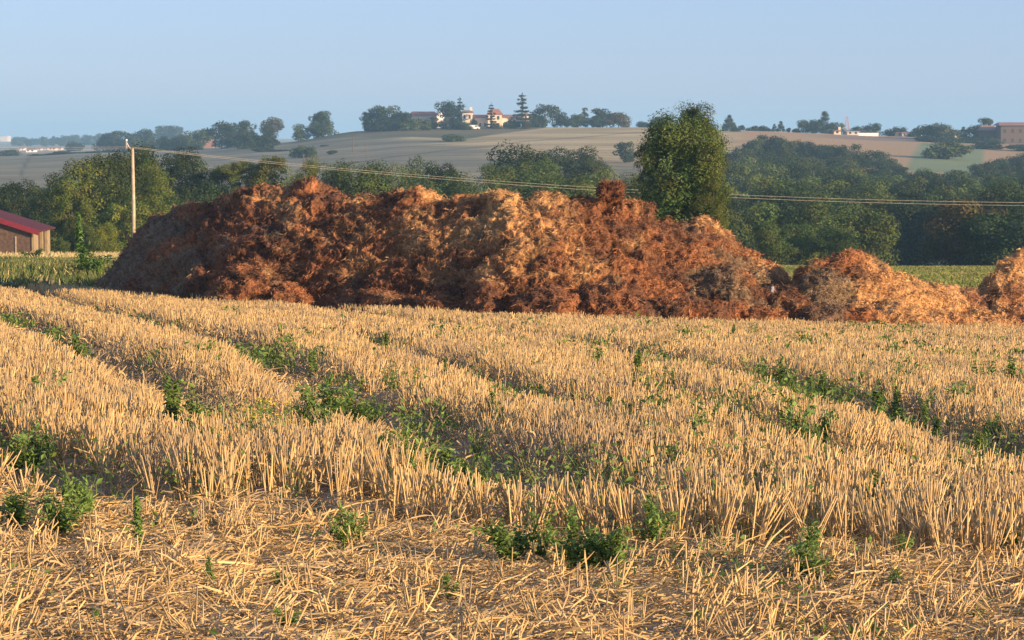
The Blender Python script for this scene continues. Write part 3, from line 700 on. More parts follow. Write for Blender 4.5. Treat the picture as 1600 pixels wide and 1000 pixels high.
# trees around the pole and the barn
GL = 'trees behind the pole and barn'
for a_ in [(22, 288, 70, 235, 'round', 'dark', 'dark rounded tree behind the red barn roof at the left edge'),
           (66, 298, 60, 228, 'wide', 'dark', 'low dark tree right above the end of the barn roof'),
           (128, 258, 95, 192, 'round', 'olive', 'leafy tree with sunlit side, left of the pole by the barn'),
           (112, 292, 60, 186, 'loose', 'olive', 'smaller yellow-green tree in front, nearest the barn end'),
           (168, 246, 90, 198, 'round', 'green', 'high crown just left of the top of the pole'),
           (205, 236, 95, 215, 'round', 'green', 'highest dark green crown directly behind the top of the pole'),
           (238, 262, 66, 190, 'round', 'olive', 'bright olive tree just right of the wooden pole'),
           (196, 318, 70, 182, 'loose', 'olive', 'short bushy tree at the foot of the wooden pole'),
           (258, 300, 60, 200, 'round', 'dark', 'dark tree between the pole and the left end of the heap'),
           (285, 240, 70, 236, 'round', 'dark', 'dark green tree standing second from the right of the pole group'),
           (322, 262, 60, 238, 'round', 'green', 'small green tree at the right end of the pole group'),
           (300, 292, 90, 226, 'wide', 'dark', 'broad low tree above the left shoulder of the long heap'),
           (160, 352, 52, 172, 'bush', 'yellow', 'yellow-green shrub under the trees, left of the pole foot'),
           (120, 346, 46, 174, 'bush', 'olive', 'olive shrub right of the barn end under the trees'),
           (98, 372, 20, 168, 'bush', 'green', 'little green shrub close to the cream barn corner'),
           (150, 372, 40, 168, 'bush', 'olive', 'low spreading shrub left of the dark weeds at the heap end'),
           (90, 318, 60, 215, 'round', 'dark', 'dark tree in deep shade just right of the barn')]:
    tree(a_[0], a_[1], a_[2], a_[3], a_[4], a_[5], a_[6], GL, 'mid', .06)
GM = 'trees and bushes showing over the long heap'
for a_ in [(352, 262, 40, 236, 'loose', 'olive', 'thin olive tree above the left shoulder of the heap'),
           (382, 256, 48, 232, 'loose', 'yellow', 'sparse yellowish tree over the heap, left of the taller pale one'),
           (425, 250, 62, 232, 'loose', 'yellow', 'pale yellow-green tree showing over the heap with bare twigs'),
           (478, 254, 40, 230, 'round', 'yellow', 'small yellow-green tree top right above the heap peak'),
           (452, 272, 50, 234, 'bush', 'olive', 'olive bush between the two yellowish trees over the heap'),
           (516, 264, 44, 214, 'bush', 'green', 'leftmost dark green bush of the dense hedge over the heap'),
           (548, 260, 52, 212, 'bush', 'green', 'second dark green bush of the dense hedge over the heap'),
           (584, 262, 52, 214, 'bush', 'green', 'third dark green bush of the dense hedge over the heap'),
           (614, 268, 44, 212, 'bush', 'green', 'rightmost bush of the dense hedge, left of the pale heap peak'),
           (660, 256, 54, 262, 'round', 'dark', 'dark rounded tree behind the pale peak of the heap'),
           (694, 262, 44, 262, 'round', 'dark', 'dark tree beside the wire, right of the pale heap peak'),
           (718, 278, 60, 240, 'bush', 'green', 'low bush under the wires over the saddle of the heap'),
           (640, 274, 60, 236, 'bush', 'green', 'low bush right behind the pale peak of the heap'),
           (808, 235, 94, 330, 'wide', 'dark', 'large dark domed tree over the middle of the heap'),
           (778, 262, 60, 300, 'round', 'green', 'green tree at the left foot of the large domed tree'),
           (840, 256, 58, 318, 'round', 'green', 'green tree against the right flank of the large domed tree'),
           (880, 238, 66, 420, 'round', 'blue', 'hazy blue-green tree right of the large domed tree'),
           (912, 236, 56, 430, 'round', 'blue', 'hazy tree with dark crown at the right of the blue-green pair'),
           (922, 252, 50, 380, 'round', 'grey', 'greyish bushy tree at the right end over the heap, before the field'),
           (860, 268, 60, 290, 'bush', 'green', 'bush below the hazy blue-green pair of trees'),
           (760, 284, 50, 240, 'bush', 'green', 'low bush left under the large domed tree'),
           (806, 282, 56, 240, 'bush', 'green', 'low bush in the hedge under the large domed tree'),
           (856, 282, 56, 240, 'bush', 'green', 'low bush in the hedge above the pale notch of the heap'),
           (906, 280, 56, 240, 'bush', 'olive', 'low bush in the hedge left of the perched clod'),
           (950, 276, 50, 242, 'bush', 'olive', 'low bush in the hedge right behind the perched clod'),
           (990, 278, 46, 242, 'bush', 'olive', 'low bush in the hedge touching the broad tree on its left')]:
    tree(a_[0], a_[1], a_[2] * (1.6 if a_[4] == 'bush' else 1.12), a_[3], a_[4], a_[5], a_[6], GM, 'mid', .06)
# lone and ridge trees
GR = 'trees scattered over the far hill and its ridge'
for a_ in [(976, 223, 30, 690, 'round', 'green', 'lone round tree on the tan hillside, left of the broad tree'),
           (709, 210, 32, 860, 'bush', 'green', 'dark oval bush alone in the field below the villa'),
           (468, 228, 26, 780, 'round', 'grey', 'greyish left tree of the pair low on the hill field'),
           (484, 230, 24, 775, 'round', 'green', 'right tree of the pair low on the hill field'),
           (519, 235, 14, 790, 'round', 'green', 'small lone tree right of the pair on the hill field'),
           (507, 227, 12, 880, 'bush', 'green', 'tiny dark bush at the edge of the vineyard'),
           (347, 192, 38, 1030, 'round', 'dark', 'big dark tree on the left of the ridge group'),
           (368, 194, 22, 1035, 'round', 'dark', 'narrow dark tree pressed right of the big ridge tree'),
           (389, 190, 30, 1000, 'round', 'dark', 'dark tree with sunlit top, second of the ridge group'),
           (385, 207, 36, 960, 'bush', 'blue', 'broad dark bush at the foot of the left ridge group'),
           (426, 185, 30, 1005, 'round', 'rust', 'reddish-brown tree on the ridge left of the gap'),
           (417, 196, 20, 1000, 'round', 'dark', 'small dark tree leaning on the reddish ridge tree'),
           (410, 212, 44, 930, 'round', 'dark', 'dark clump at the corner of the lower hill field'),
           (412, 230, 34, 880, 'bush', 'blue', 'dark bush on the near edge of the lower hill field'),
           (438, 236, 40, 872, 'bush', 'blue', 'low dark strip of scrub right of the field corner'),
           (470, 195, 24, 1000, 'round', 'green', 'lesser tree just left of the biggest ridge tree'),
           (494, 178, 28, 1000, 'round', 'green', 'left half of the twin-crowned ridge tree against the sky'),
           (506, 175, 34, 998, 'wide', 'green', 'tallest rounded ridge tree with gaps, left of the villa wood'),
           (318, 203, 30, 1100, 'round', 'green', 'mid green tree left of the big dark ridge tree'),
           (300, 206, 26, 1120, 'round', 'green', 'sunlit green tree near the pale roof on the ridge'),
           (282, 212, 30, 1130, 'round', 'olive', 'olive tree among the left ridge trees'),
           (262, 214, 26, 1140, 'round', 'dark', 'dark low tree in the left ridge row'),
           (225, 203, 30, 1350, 'round', 'blue', 'high hazy tree with flat top above the pole'),
           (205, 208, 36, 1340, 'round', 'blue', 'hazy dark tree just above the pole top'),
           (180, 206, 34, 1360, 'round', 'blue', 'dark hazy tree second left of the pole'),
           (162, 210, 28, 1370, 'round', 'blue', 'leftmost tree of the hazy group left of the pole'),
           (240, 220, 30, 1200, 'round', 'green', 'low tree between the pole and the pale hillside'),
           (118, 222, 26, 1500, 'bush', 'dark', 'small dark bush alone right of the far village'),
           (12, 234, 40, 1150, 'bush', 'blue', 'dark hazy thicket at the left picture edge')]:
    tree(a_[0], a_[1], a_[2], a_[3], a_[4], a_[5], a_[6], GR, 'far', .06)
GV = 'trees around the ridge villa'
for a_ in [(574, 176, 18, 1010, 'round', 'dark', 'leftmost dark tree of the villa wood'),
           (588, 167, 32, 1010, 'round', 'dark', 'dense tall tree near the left end of the villa wood'),
           (612, 167, 34, 1005, 'round', 'green', 'lighter green tall tree in the villa wood'),
           (634, 176, 26, 1000, 'round', 'dark', 'dark tree touching the left end of the long villa roof'),
           (600, 186, 50, 985, 'bush', 'dark', 'dark scrub along the foot of the villa wood'),
           (642, 188, 30, 975, 'round', 'green', 'green tree below the left villa wing'),
           (662, 186, 22, 975, 'round', 'olive', 'olive tree hiding the wall of the left villa wing'),
           (680, 183, 16, 985, 'round', 'rust', 'small rusty tree between the villa wings'),
           (696, 185, 18, 985, 'round', 'rust', 'second rusty tree left of the white van'),
           (706, 160, 38, 1015, 'round', 'dark', 'big dark dome tree between the villa wings'),
           (719, 155, 16, 1018, 'cedar', 'dark', 'thin spiky conifer rising from the dark dome tree'),
           (716, 186, 28, 980, 'round', 'dark', 'dark tree just left of the white van'),
           (730, 192, 18, 975, 'bush', 'green', 'low bush beside the white van'),
           (740, 186, 12, 988, 'bush', 'dark', 'dark bush against the villa wall right behind the van'),
           (768, 165, 17, 985, 'cedar', 'dark', 'small cedar in front of the round villa roof'),
           (776, 192, 14, 982, 'bush', 'rust', 'reddish shrub in front of the villa gable'),
           (798, 186, 17, 984, 'bush', 'green', 'round green shrub under the villa arch'),
           (816, 150, 26, 983, 'cedar', 'dark', 'tallest spire of the ridge, tiered cedar before the cream tower'),
           (822, 186, 12, 980, 'bush', 'rust', 'small dark-red shrub at the cedar foot'),
           (850, 165, 38, 1005, 'round', 'dark', 'dark ragged tree right of the cream tower'),
           (876, 177, 26, 1008, 'round', 'dark', 'low dark tree right of the ragged one'),
           (836, 184, 18, 1000, 'bush', 'dark', 'small bush between tower and ragged dark tree'),
           (903, 179, 28, 1008, 'round', 'green', 'green tree in the middle of the ridge row right of the villa'),
           (914, 169, 10, 1012, 'loose', 'grey', 'thin wispy top poking up in the ridge row'),
           (941, 171, 40, 1008, 'wide', 'dark', 'broad green dome tree in the ridge row'),
           (966, 177, 32, 1006, 'wide', 'rust', 'dome tree with reddish right side ending the ridge row')]:
    tree(a_[0], a_[1], a_[2], a_[3], a_[4], a_[5], a_[6], GV, 'far', .04)
GE = 'trees along the right part of the ridge'
for a_ in [(1004, 190, 18, 1012, 'bush', 'dark', 'small dark bush on the ridge just left of the broad tree'),
           (1026, 183, 26, 1012, 'round', 'grey', 'greyish tree peeping out left of the broad tree top'),
           (1139, 181, 20, 985, 'cone', 'dark', 'dark pointed tree just right of the broad tree'),
           (1148, 198, 14, 980, 'bush', 'dark', 'bush at the foot of the dark pointed tree'),
           (1158, 196, 10, 1010, 'round', 'dark', 'tiny tree right of the dark pointed tree'),
           (1176, 197, 18, 1012, 'bush', 'dark', 'low ridge bush left of the two little spires'),
           (1192, 197, 20, 1012, 'bush', 'dark', 'low ridge bush beside the first little spire'),
           (1209, 194, 8, 1010, 'cone', 'blue', 'first little spire on the right ridge'),
           (1219, 190, 12, 1010, 'cone', 'blue', 'taller second little spire on the right ridge'),
           (1231, 200, 8, 1010, 'round', 'dark', 'tiny round tree right of the little spires'),
           (1243, 201, 12, 1010, 'bush', 'dark', 'low hedge bush left of the poplar group'),
           (1258, 188, 22, 1008, 'round', 'grey', 'greyish tree at the left of the poplar group'),
           (1270, 188, 18, 1006, 'round', 'dark', 'tree between greyish tree and poplar'),
           (1288, 175, 13, 1006, 'poplar', 'dark', 'tall narrow poplar on the right ridge'),
           (1279, 188, 20, 1004, 'cone', 'dark', 'dark tree sloping up to the poplar'),
           (1298, 192, 15, 1004, 'round', 'dark', 'dark tree right of the poplar'),
           (1311, 192, 15, 1016, 'round', 'pale', 'pale tree behind the cream cottage'),
           (1334, 198, 20, 1030, 'bush', 'blue', 'blue-green bush behind the blue roofed shed'),
           (1350, 198, 18, 1030, 'bush', 'dark', 'dark bush behind the low roofs'),
           (1363, 193, 20, 1015, 'round', 'dark', 'round dark tree right above the white garden wall'),
           (1390, 202, 22, 1030, 'bush', 'dark', 'dark low tree right of the white garden wall'),
           (1404, 199, 24, 1025, 'bush', 'dark', 'dark low tree left of the grey farmhouse'),
           (1428, 203, 18, 1000, 'bush', 'dark', 'bush by the right end of the grey farmhouse'),
           (1446, 196, 32, 975, 'round', 'dark', 'dark tree at the left of the broad dome group'),
           (1470, 194, 36, 972, 'wide', 'grey', 'greyish dome tree in the broad dome group'),
           (1488, 203, 20, 970, 'round', 'green', 'green tree at the right of the broad dome group'),
           (1504, 199, 16, 985, 'cone', 'grey', 'small grey conical tree left of the veranda house'),
           (1520, 196, 24, 980, 'round', 'dark', 'dark tree at the left wall of the veranda house'),
           (1538, 185, 18, 990, 'loose', 'olive', 'thin twiggy tree above the veranda house roof'),
           (1512, 215, 30, 955, 'bush', 'dark', 'hedge bush left below the veranda house'),
           (1552, 216, 26, 955, 'bush', 'olive', 'olive bush below the veranda house'),
           (1480, 214, 40, 950, 'bush', 'dark', 'long hedge bush below the broad dome group'),
           (1445, 212, 30, 955, 'bush', 'dark', 'hedge bush at the right end of the brown field'),
           (1540, 222, 50, 900, 'round', 'dark', 'dark tree at the corner of the green plot'),
           (1480, 222, 62, 800, 'wide', 'olive', 'light olive domed tree before the green plot'),
           (1592, 226, 40, 890, 'round', 'dark', 'dark tree below the big brown house at the right edge')]:
    tree(a_[0], a_[1], a_[2], a_[3], a_[4], a_[5], a_[6], GE, 'far', .04)
# faraway trees at the left: hazy blue bands
G5 = 'far blue trees beyond the village'
for i in range(26):
    px = 28 + i * 5.6 + random.uniform(-2, 2); Yd = random.uniform(2500, 3100)
    tree(px, 216 - 5 * sstep(20, 170, px) + random.uniform(-2, 4), random.uniform(10, 17), Yd, 'round', 'blue', 'far tree in the blue hazy belt beyond the village', G5, 'far', .03)
for i in range(8):
    tree(248 + i * 5, 197 + random.uniform(-1, 1.5) + .25 * abs(i - 3.5), 12, 2000, 'wide', 'blue', 'tree of the flat-topped hazy grove above the pale hillside', 'flat-topped far grove', 'far', .03)
for i in range(12):
    tree(55 + i * 22 + random.uniform(-6, 6), 240 - i * .9 + random.uniform(-2.5, 1), 26, 1012 + random.uniform(0, 25), 'bush', 'dark', 'bush of the dark hedgerow along the lower left field', 'hedgerow bushes at the lower left field', 'far', .0)
# the wood on the right
GW = 'trees of the wood right of the broad tree'
WT = ['dark', 'green', 'dark', 'olive', 'dark', 'blue', 'green']
cnt = 0
def wood_row(Y, p0, p1, dpx, top, label, tints, lod='wood', jit=7, group=GW):
    px = p0 + random.uniform(0, dpx)
    while px < p1:
        Yt = Y + random.uniform(-.04, .04) * Y
        if P(px, top(px), Yt)[2] - gz(float(ray(px, 300)[0]) * Yt, Yt) < 3.5: px += dpx * .6; continue
        shp = random.choice(['round', 'round', 'wide', 'oval'])
        tree(px, top(px) + random.uniform(-jit, jit), dpx * random.uniform(1.15, 1.6), Yt, shp, random.choice(tints), label, group, lod, .03)
        px += dpx * random.uniform(.8, 1.15)
wf = lambda *pts: (lambda px: float(np.interp(px, [p[0] for p in pts], [p[1] for p in pts])))
far_lab = 'hazy tree in the far part of the wood climbing towards the ridge'
mid_lab = 'tree in the middle depth of the wood above the wires'
near_lab = 'tall tree at the dark front edge of the wood under the wires'
wood_row(800, 1195, 1720, 30, wf((1130, 220), (1200, 214), (1270, 222), (1330, 234), (1420, 250), (1500, 246), (1600, 240)), far_lab, ['dark', 'blue', 'olive', 'dark'], jit=3)
wood_row(740, 1150, 1720, 32, wf((1130, 222), (1190, 212), (1260, 223), (1330, 232), (1400, 252), (1450, 262), (1540, 250), (1600, 240)), far_lab, ['dark', 'blue', 'rust', 'green'], jit=4)
wood_row(670, 1100, 1740, 34, wf((1130, 238), (1200, 232), (1330, 252), (1450, 268), (1540, 258), (1600, 250)), far_lab, WT, jit=5)
wood_row(600, 1080, 1740, 36, wf((1130, 252), (1200, 246), (1330, 262), (1450, 276), (1600, 264)), far_lab, WT, jit=5)
wood_row(530, 1080, 1760, 40, wf((1130, 262), (1250, 262), (1400, 274), (1600, 272)), mid_lab, WT, jit=6)
wood_row(460, 1080, 1760, 46, wf((1130, 274), (1250, 274), (1400, 284), (1600, 282)), mid_lab, WT, jit=6)
wood_row(380, 1080, 1780, 54, wf((1130, 286), (1300, 284), (1450, 290), (1600, 290)), mid_lab, ['green', 'olive', 'dark', 'green'], 'wood', 6)
wood_row(300, 1090, 1800, 74, wf((1120, 300), (1250, 296), (1330, 312), (1450, 310), (1600, 300)), near_lab, ['green', 'dark', 'olive', 'dark'], 'mid', 11)
wood_row(235, 1100, 1460, 76, wf((1120, 330), (1200, 322), (1290, 316), (1370, 344), (1430, 380)), near_lab, ['green', 'olive', 'green'], 'mid', 6)
wood_row(250, 1430, 1840, 80, wf((1430, 350), (1500, 322), (1600, 326)), near_lab, ['dark', 'dark', 'rust'], 'mid', 7)
wood_row(205, 1110, 1420, 52, wf((1120, 372), (1200, 350), (1270, 346), (1340, 362), (1420, 396)), near_lab, ['green', 'dark'], 'mid', 6)
tree(1412, 262, 18, 640, 'poplar', 'olive', 'narrow yellow-green poplar in the wood below the brown field', lod='wood')
tree(1448, 264, 32, 650, 'bush', 'pale', 'pale grey-green tree crown shining in the wood', lod='wood')
tree(1488, 268, 32, 640, 'bush', 'pale', 'second pale crown in the wood, right of the first', lod='wood')
# hidden valley: trees behind the heap crest so the slope is wooded from other views too
for Yv, tp in ((300, 318), (400, 296)):
    wood_row(Yv, -60, 1060, 90, wf((0, tp), (1100, tp)), 'valley tree showing only its top between the hedge and the hill field', ['green', 'dark'], 'wood', 5, 'valley trees under the hill')

# ------------------------------------------------------------------ buildings
PALE = flat('cream_render', (.72, .60, .44), scale=2, var=.08); PALE2 = flat('grey_render', (.55, .50, .45), scale=2, var=.1)
TILE = flat('red_tiles', (.36, .15, .10), scale=4, var=.25); TILE2 = flat('brown_tiles', (.27, .15, .12), scale=4, var=.2)
WINM = flat('dark_window', (.045, .05, .06), rough=.2, var=.1); WHITE = flat('white_paint', (.8, .79, .76), scale=2, var=.05)
BLUER = flat('blue_grey_roof', (.28, .34, .42), rough=.5); BROWNW = flat('brown_wall', (.105, .08, .065), scale=2, var=.12)
def house(px0, px1, ye, yr, Y, wall, roof, label, dep=8, hip=.25, wins=3, rows=1, over=.5, chim=False, name='house', cat='house', yb=None, arch=False, rz=0, yadj=None):
    """columns px0..px1, eaves on row ye, ridge on row yr, standing on the ground at distance Y"""
    xa, xb = [float(ray(p, 200)[0]) * Y for p in (px0, px1)]; W = xb - xa; xc = (xa + xb) / 2
    zb = gz(xc, Y) - .4
    he = P(0, ye, Y)[2] - zb; hr = P(0, yr, Y)[2] - zb
    he = max(he, 1.8); hr = max(hr, he + .4)
    o = thing(name, label, cat, (xc, Y, zb), rz)
    MB().box(-W / 2, W / 2, 0, dep, 0, he).build('wall', wall, o)
    if roof:
        r = MB(); ov = over; h0 = he + .003; th = .22
        x0, x1, y0, y1 = -W / 2 - ov, W / 2 + ov, -ov, dep + ov; hx = W * hip
        v = [(x0, y0, h0), (x1, y0, h0), (x1, y1, h0), (x0, y1, h0), (x0, y0, h0 + th), (x1, y0, h0 + th), (x1, y1, h0 + th), (x0, y1, h0 + th), (x0 + hx, dep / 2, hr), (x1 - hx, dep / 2, hr)]
        r.add(v, [(0, 3, 2, 1), (0, 1, 5, 4), (1, 2, 6, 5), (2, 3, 7, 6), (3, 0, 4, 7), (4, 5, 9, 8), (6, 7, 8, 9)], [(5, 6, 9), (7, 4, 8)])
        ro = r.build('roof', roof, o)
        if chim: MB().box(W * .25, W * .25 + 1.0, dep * .4, dep * .4 + .9, (h0 + hr) / 2, hr + 1.3).build('chimney', wall, ro)
    for j in range(rows):
        for i in range(wins):
            cx = -W / 2 + W * (i + .5) / wins; ww = min(1.1, W / wins * .35); z0 = .9 + j * (he / rows); zh = min(1.5, he / rows * .5)
            if arch and j == 0:
                m = MB(); k = 9; pts = [(-ww * 1.1, .5), (-ww * 1.1, z0 + zh * .6)] + [(-ww * 1.1 * math.cos(math.pi * q / k), z0 + zh * .6 + ww * 1.1 * math.sin(math.pi * q / k)) for q in range(1, k)] + [(ww * 1.1, z0 + zh * .6), (ww * 1.1, .5)]
                n = len(pts); v = [(cx + p[0], -.03, p[1]) for p in pts] + [(cx + p[0], .1, p[1]) for p in pts] + [(cx, -.03, .8)]
                m.add(v, [(q, q + n, (q + 1) % n + n, (q + 1) % n) for q in range(n)], [(2 * n, q, (q + 1) % n) for q in range(n)])
                m.build('archway', WINM, o)
            else:
                fr = MB().box(cx - ww / 2 - .10, cx + ww / 2 + .12, -.04, .05, z0 - .12, z0 + zh + .12).build('window', wall, o)
                MB().box(cx - ww / 2, cx + ww / 2, -.07, -.045, z0, z0 + zh).build('pane', WINM, fr)
    return o
house(640, 682, 180, 174, 1022, PALE, TILE, 'long red-roofed villa wing left of the dark dome tree', 9, .12, 5)
house(683, 693, 176, 171, 1035, WHITE, None, 'small white block standing between the villa wing and the dark tree', 4, wins=1)
house(722, 738, 176, 172, 1000, PALE, TILE2, 'two-storey cream villa part right of the dark dome tree', 9, .25, 2, 2, chim=True)
house(738.5, 762, 184, 179, 1004, PALE, TILE, 'lower middle villa part with a red roof', 9, .1, 3)
house(762.5, 784, 179, 170, 998, PALE, TILE, 'gabled villa part behind the small cedar', 9, .3, 2, 2)
house(784.5, 814, 184, 179, 1000, PALE, TILE2, 'villa wing with arches left of the cream tower', 9, .05, 3, arch=True)
house(817, 826, 179, 176, 996, PALE, TILE2, 'square cream tower right behind the cedar', 3, .4, 1, 2, over=.2, name='tower', cat='tower')
house(1303, 1314, 206, 203, 1003, PALE, TILE2, 'bright cream cottage on the right ridge', 6, .1, 1, chim=True)
house(1324, 1342, 210, 205, 1006, PALE2, BLUER, 'low shed with blue-grey roof right of the cream cottage', 7, .2, 2, name='shed', cat='shed')
house(1336, 1358, 209, 204, 1018, PALE, TILE, 'house with pinkish red roof behind the white garden wall', 7, .3, 2)
house(1402, 1412, 212, 208, 1005, PALE, TILE, 'tiny cream house left of the grey farmhouse', 6, .2, 1)
house(1410, 1431, 212, 206, 1000, PALE2, TILE2, 'grey farmhouse half hidden on the right ridge', 8, .15, 3)
house(1484, 1496, 206, 203, 1025, PALE, TILE, 'small pink-roofed house between the dome group and the conical tree', 7, .2, 1)
house(1530, 1561, 204, 196, 975, BROWNW, TILE2, 'house with low red roof and pale veranda front near the right edge', 9, .3, 3, over=.8)
house(1564, 1625, 196, 191, 965, BROWNW, TILE2, 'large two-storey brown house cut by the right edge', 10, .05, 5, 2, over=1.0)
# garden wall, van
def at(px, Y): x = float(ray(px, 200)[0]) * Y; return (x, Y, gz(x, Y))
p = at(1357, 997); tag(MB().box(-4.2, 4.2, -.15, .15, -.3, 1.3).box(-4.3, -4.0, -.2, .2, -.3, 1.5).box(4.0, 4.3, -.2, .2, -.3, 1.5).build('garden_wall', WHITE, None, loc=p), 'long low white garden wall on the right ridge', 'wall')
def van(px, Y):
    o = thing('parked_van', 'white van parked on the terrace left of the villa', 'van', at(px, Y), 0, sc=(1, 1, 1))
    m = MB(); prof = [(-2.4, .35), (2.35, .35), (2.4, 1.0), (1.75, 1.2), (1.25, 1.9), (-2.3, 2.05), (-2.4, 1.8)]
    n = len(prof); v = [(x, -.95, z) for x, z in prof] + [(x, .95, z) for x, z in prof] + [(0, -.95, 1.1), (0, .95, 1.1)]
    m.add(v, [(i, i + n, (i + 1) % n + n, (i + 1) % n) for i in range(n)], [(2 * n, i, (i + 1) % n) for i in range(n)] + [(2 * n + 1, (i + 1) % n + n, i + n) for i in range(n)])
    m.build('body', WHITE, o)
    for sx in (-1.5, 1.5):
        for sy in (-.93, .93): MB().tube([(sx, sy - .12, .35), (sx, sy + .12, .35)], .35, 12).build('wheel', WINM, o)
    MB().box(.35, 1.35, -.975, -.955, 1.25, 1.75).build('side_window', WINM, o)
van(741, 975)
# far village
vill = [(28, 37, 232, 229, 1850, WHITE, 'bright small house at the left of the far village'), (40, 53, 236, 232, 1500, WHITE, 'brightest cream house with long front in the far village'),
        (55, 63, 234, 231, 1750, PALE2, 'pinkish house right of the brightest one in the far village'), (66, 74, 234, 232, 1800, PALE2, 'dull low house in the middle of the far village'),
        (76, 86, 234, 230, 1700, PALE, 'pale broad house in the right half of the far village'), (88, 95, 235, 232, 1720, PALE2, 'last grey house at the right end of the far village'),
        (18, 26, 235, 233, 1600, PALE2, 'bluish grey house at the left end of the far village')]
for (a0, a1, ye, yr, Yv, mw, lb) in vill: house(a0, a1, ye, yr, Yv, mw, TILE2, lb, 9, .15, 2)
house(0, 11, 213, 211.5, 4200, PALE2, PALE2, 'large pale hall on the horizon at the left edge', 30, .2, 0, name='hall', cat='hall')
house(318, 332, 208, 206.5, 1180, TILE2, BLUER, 'pale low roof glimpsed between the left ridge trees', 8, .1, 0)
# thin mast and poles on the hill
def mast(px, ytop, Y, label, lattice=False, w_=.15):
    x, y, z = at(px, Y); zt = P(px, ytop, Y)[2] - z
    if lattice:
        m = MB()
        for sx in (-1, 1):
            for sy in (-1, 1): m.tube([(sx * 1.3, sy * 1.3, 0), (sx * .25, sy * .25, zt)], .10, 4)
        k = 7
        for i in range(k):
            z0, z1 = zt * i / k, zt * (i + 1) / k; r0, r1 = 1.3 - 1.05 * i / k, 1.3 - 1.05 * (i + 1) / k
            m.tube([(-r0, -r0, z0), (r1, -r1, z1)], .05, 4); m.tube([(r0, -r0, z0), (-r1, -r1, z1)], .05, 4); m.tube([(-r0, r0, z0), (r1, r1, z1)], .05, 4)
        o = thing('lattice_mast', label, 'mast', (x, y, z)); m.build('frame', flat('red_steel', (.4, .2, .17)), o)
    else:
        o = thing('utility_pole', label, 'utility pole', (x, y, z)); MB().tube([(0, 0, -.3), (0, 0, zt)], [w_ * 1.1, w_ * .8], 8).build('pole', M_BARK, o)
        MB().box(-.6, .6, -.04, .04, zt - .5, zt - .4).build('crossarm', M_BARK, o)
mast(1323, 182, 1020, 'reddish lattice mast behind the low roofs on the right ridge', True)
mast(551, 213, 800, 'thin pale utility pole on the hill field below the villa wood')
mast(572, 226, 790, 'shorter faint utility pole right of the pale one on the hill field')
mast(474, 240, 700, 'short pale post between the pair of hill field trees', w_=.2)

# barn on the left
def barn():
    Yb = 158; x1 = float(ray(51, 380)[0]) * Yb; zb = gz(x1, Yb) - .15
    o = thing('barn', 'wooden barn with red roof edge and cream corner piers at the left edge', 'barn', (x1, Yb, zb), 0)
    ze = P(51, 359, Yb)[2] - zb; zr = P(0, 340, Yb)[2] - zb; k = (zr - ze) / 2.6    # pitch, falling to the right
    W = 5.2; L = 5.4; zt = ze + k * W
    BW = flat('weathered_boards', (.10, .066, .05), scale=5, var=.25); RED = flat('red_sheet', (.17, .022, .035), rough=.5, var=.12); MAR = flat('maroon_sheet', (.075, .018, .03), rough=.95, var=.15)
    CR = flat('cream_pier', (.27, .21, .125), scale=2, var=.12)
    # gable boards, each a few millimetres proud of the next
    m = MB(); nb = 26; xs = np.linspace(-2 * W, 0, nb * 2 + 1)
    for i in range(nb * 2):
        xa, xb = xs[i] + .001, xs[i + 1] - .001
        h = lambda x: (ze + k * -x) if x > -W else (ze + k * (x + 2 * W))
        v = [(xa, (i % 2) * .008, 0), (xb, (i % 2) * .008, 0), (xb, (i % 2) * .008, h(xb) - .02), (xa, (i % 2) * .008, h(xa) - .02), (xa, .12, 0), (xb, .12, 0), (xb, .12, h(xb) - .02), (xa, .12, h(xa) - .02)]
        m.add(v, [(0, 1, 2, 3), (5, 4, 7, 6), (4, 0, 3, 7), (1, 5, 6, 2)])
    g = m.build('gable_wall', BW, o)
    for xx in (-1.15, -2.4, -3.9): MB().box(xx - .05, xx + .05, -.05, -.004, 0, ze * .78).build('batten', flat('pale_batten', (.3, .24, .18)), g)
    # side wall: cream piers with dark bays between
    MB().box(-.12, -.06, .15, L, 0, ze - .06).build('side_wall', flat('dark_boards', (.07, .05, .042)), o)
    for (y0, y1) in ((-.06, 1.3), (2.7, 3.0), (4.4, 5.4)): MB().box(-.055, .12, y0, y1, 0, ze - .06).build('pier', CR, o)
    MB().box(-2 * W, 0, L, L + .1, 0, ze).build('back_wall', BW, o)
    r = MB(); ov = .35
    for sg in (0, 1):
        def q(x): return x if not sg else -2 * W - x
        xe, xm = .45, -W
        ze2 = ze - k * .45
        v = [(q(xe), -ov, ze2), (q(xe), L + ov, ze2), (q(xm), L + ov, zt), (q(xm), -ov, zt)]; v += [(a_, b_, c_ + .09) for a_, b_, c_ in v]
        f = [(0, 1, 2, 3), (4, 7, 6, 5), (0, 4, 5, 1), (1, 5, 6, 2), (3, 2, 6, 7), (0, 3, 7, 4)]
        r.add(v, f)
    ro = r.build('roof', MAR, o)
    ve = MB()
    v = [(.5, -ov - .06, ze - k * .5 - .22), (-W, -ov - .06, zt - .22), (-W, -ov - .06, zt + .14), (.5, -ov - .06, ze - k * .5 + .14)]
    v += [(a_, b_ + .055, c_) for a_, b_, c_ in v]
    ve.add(v, [(0, 3, 2, 1), (4, 5, 6, 7), (3, 7, 6, 2), (0, 1, 5, 4), (0, 4, 7, 3)])
    ve.build('verge_board', RED, ro)
barn()

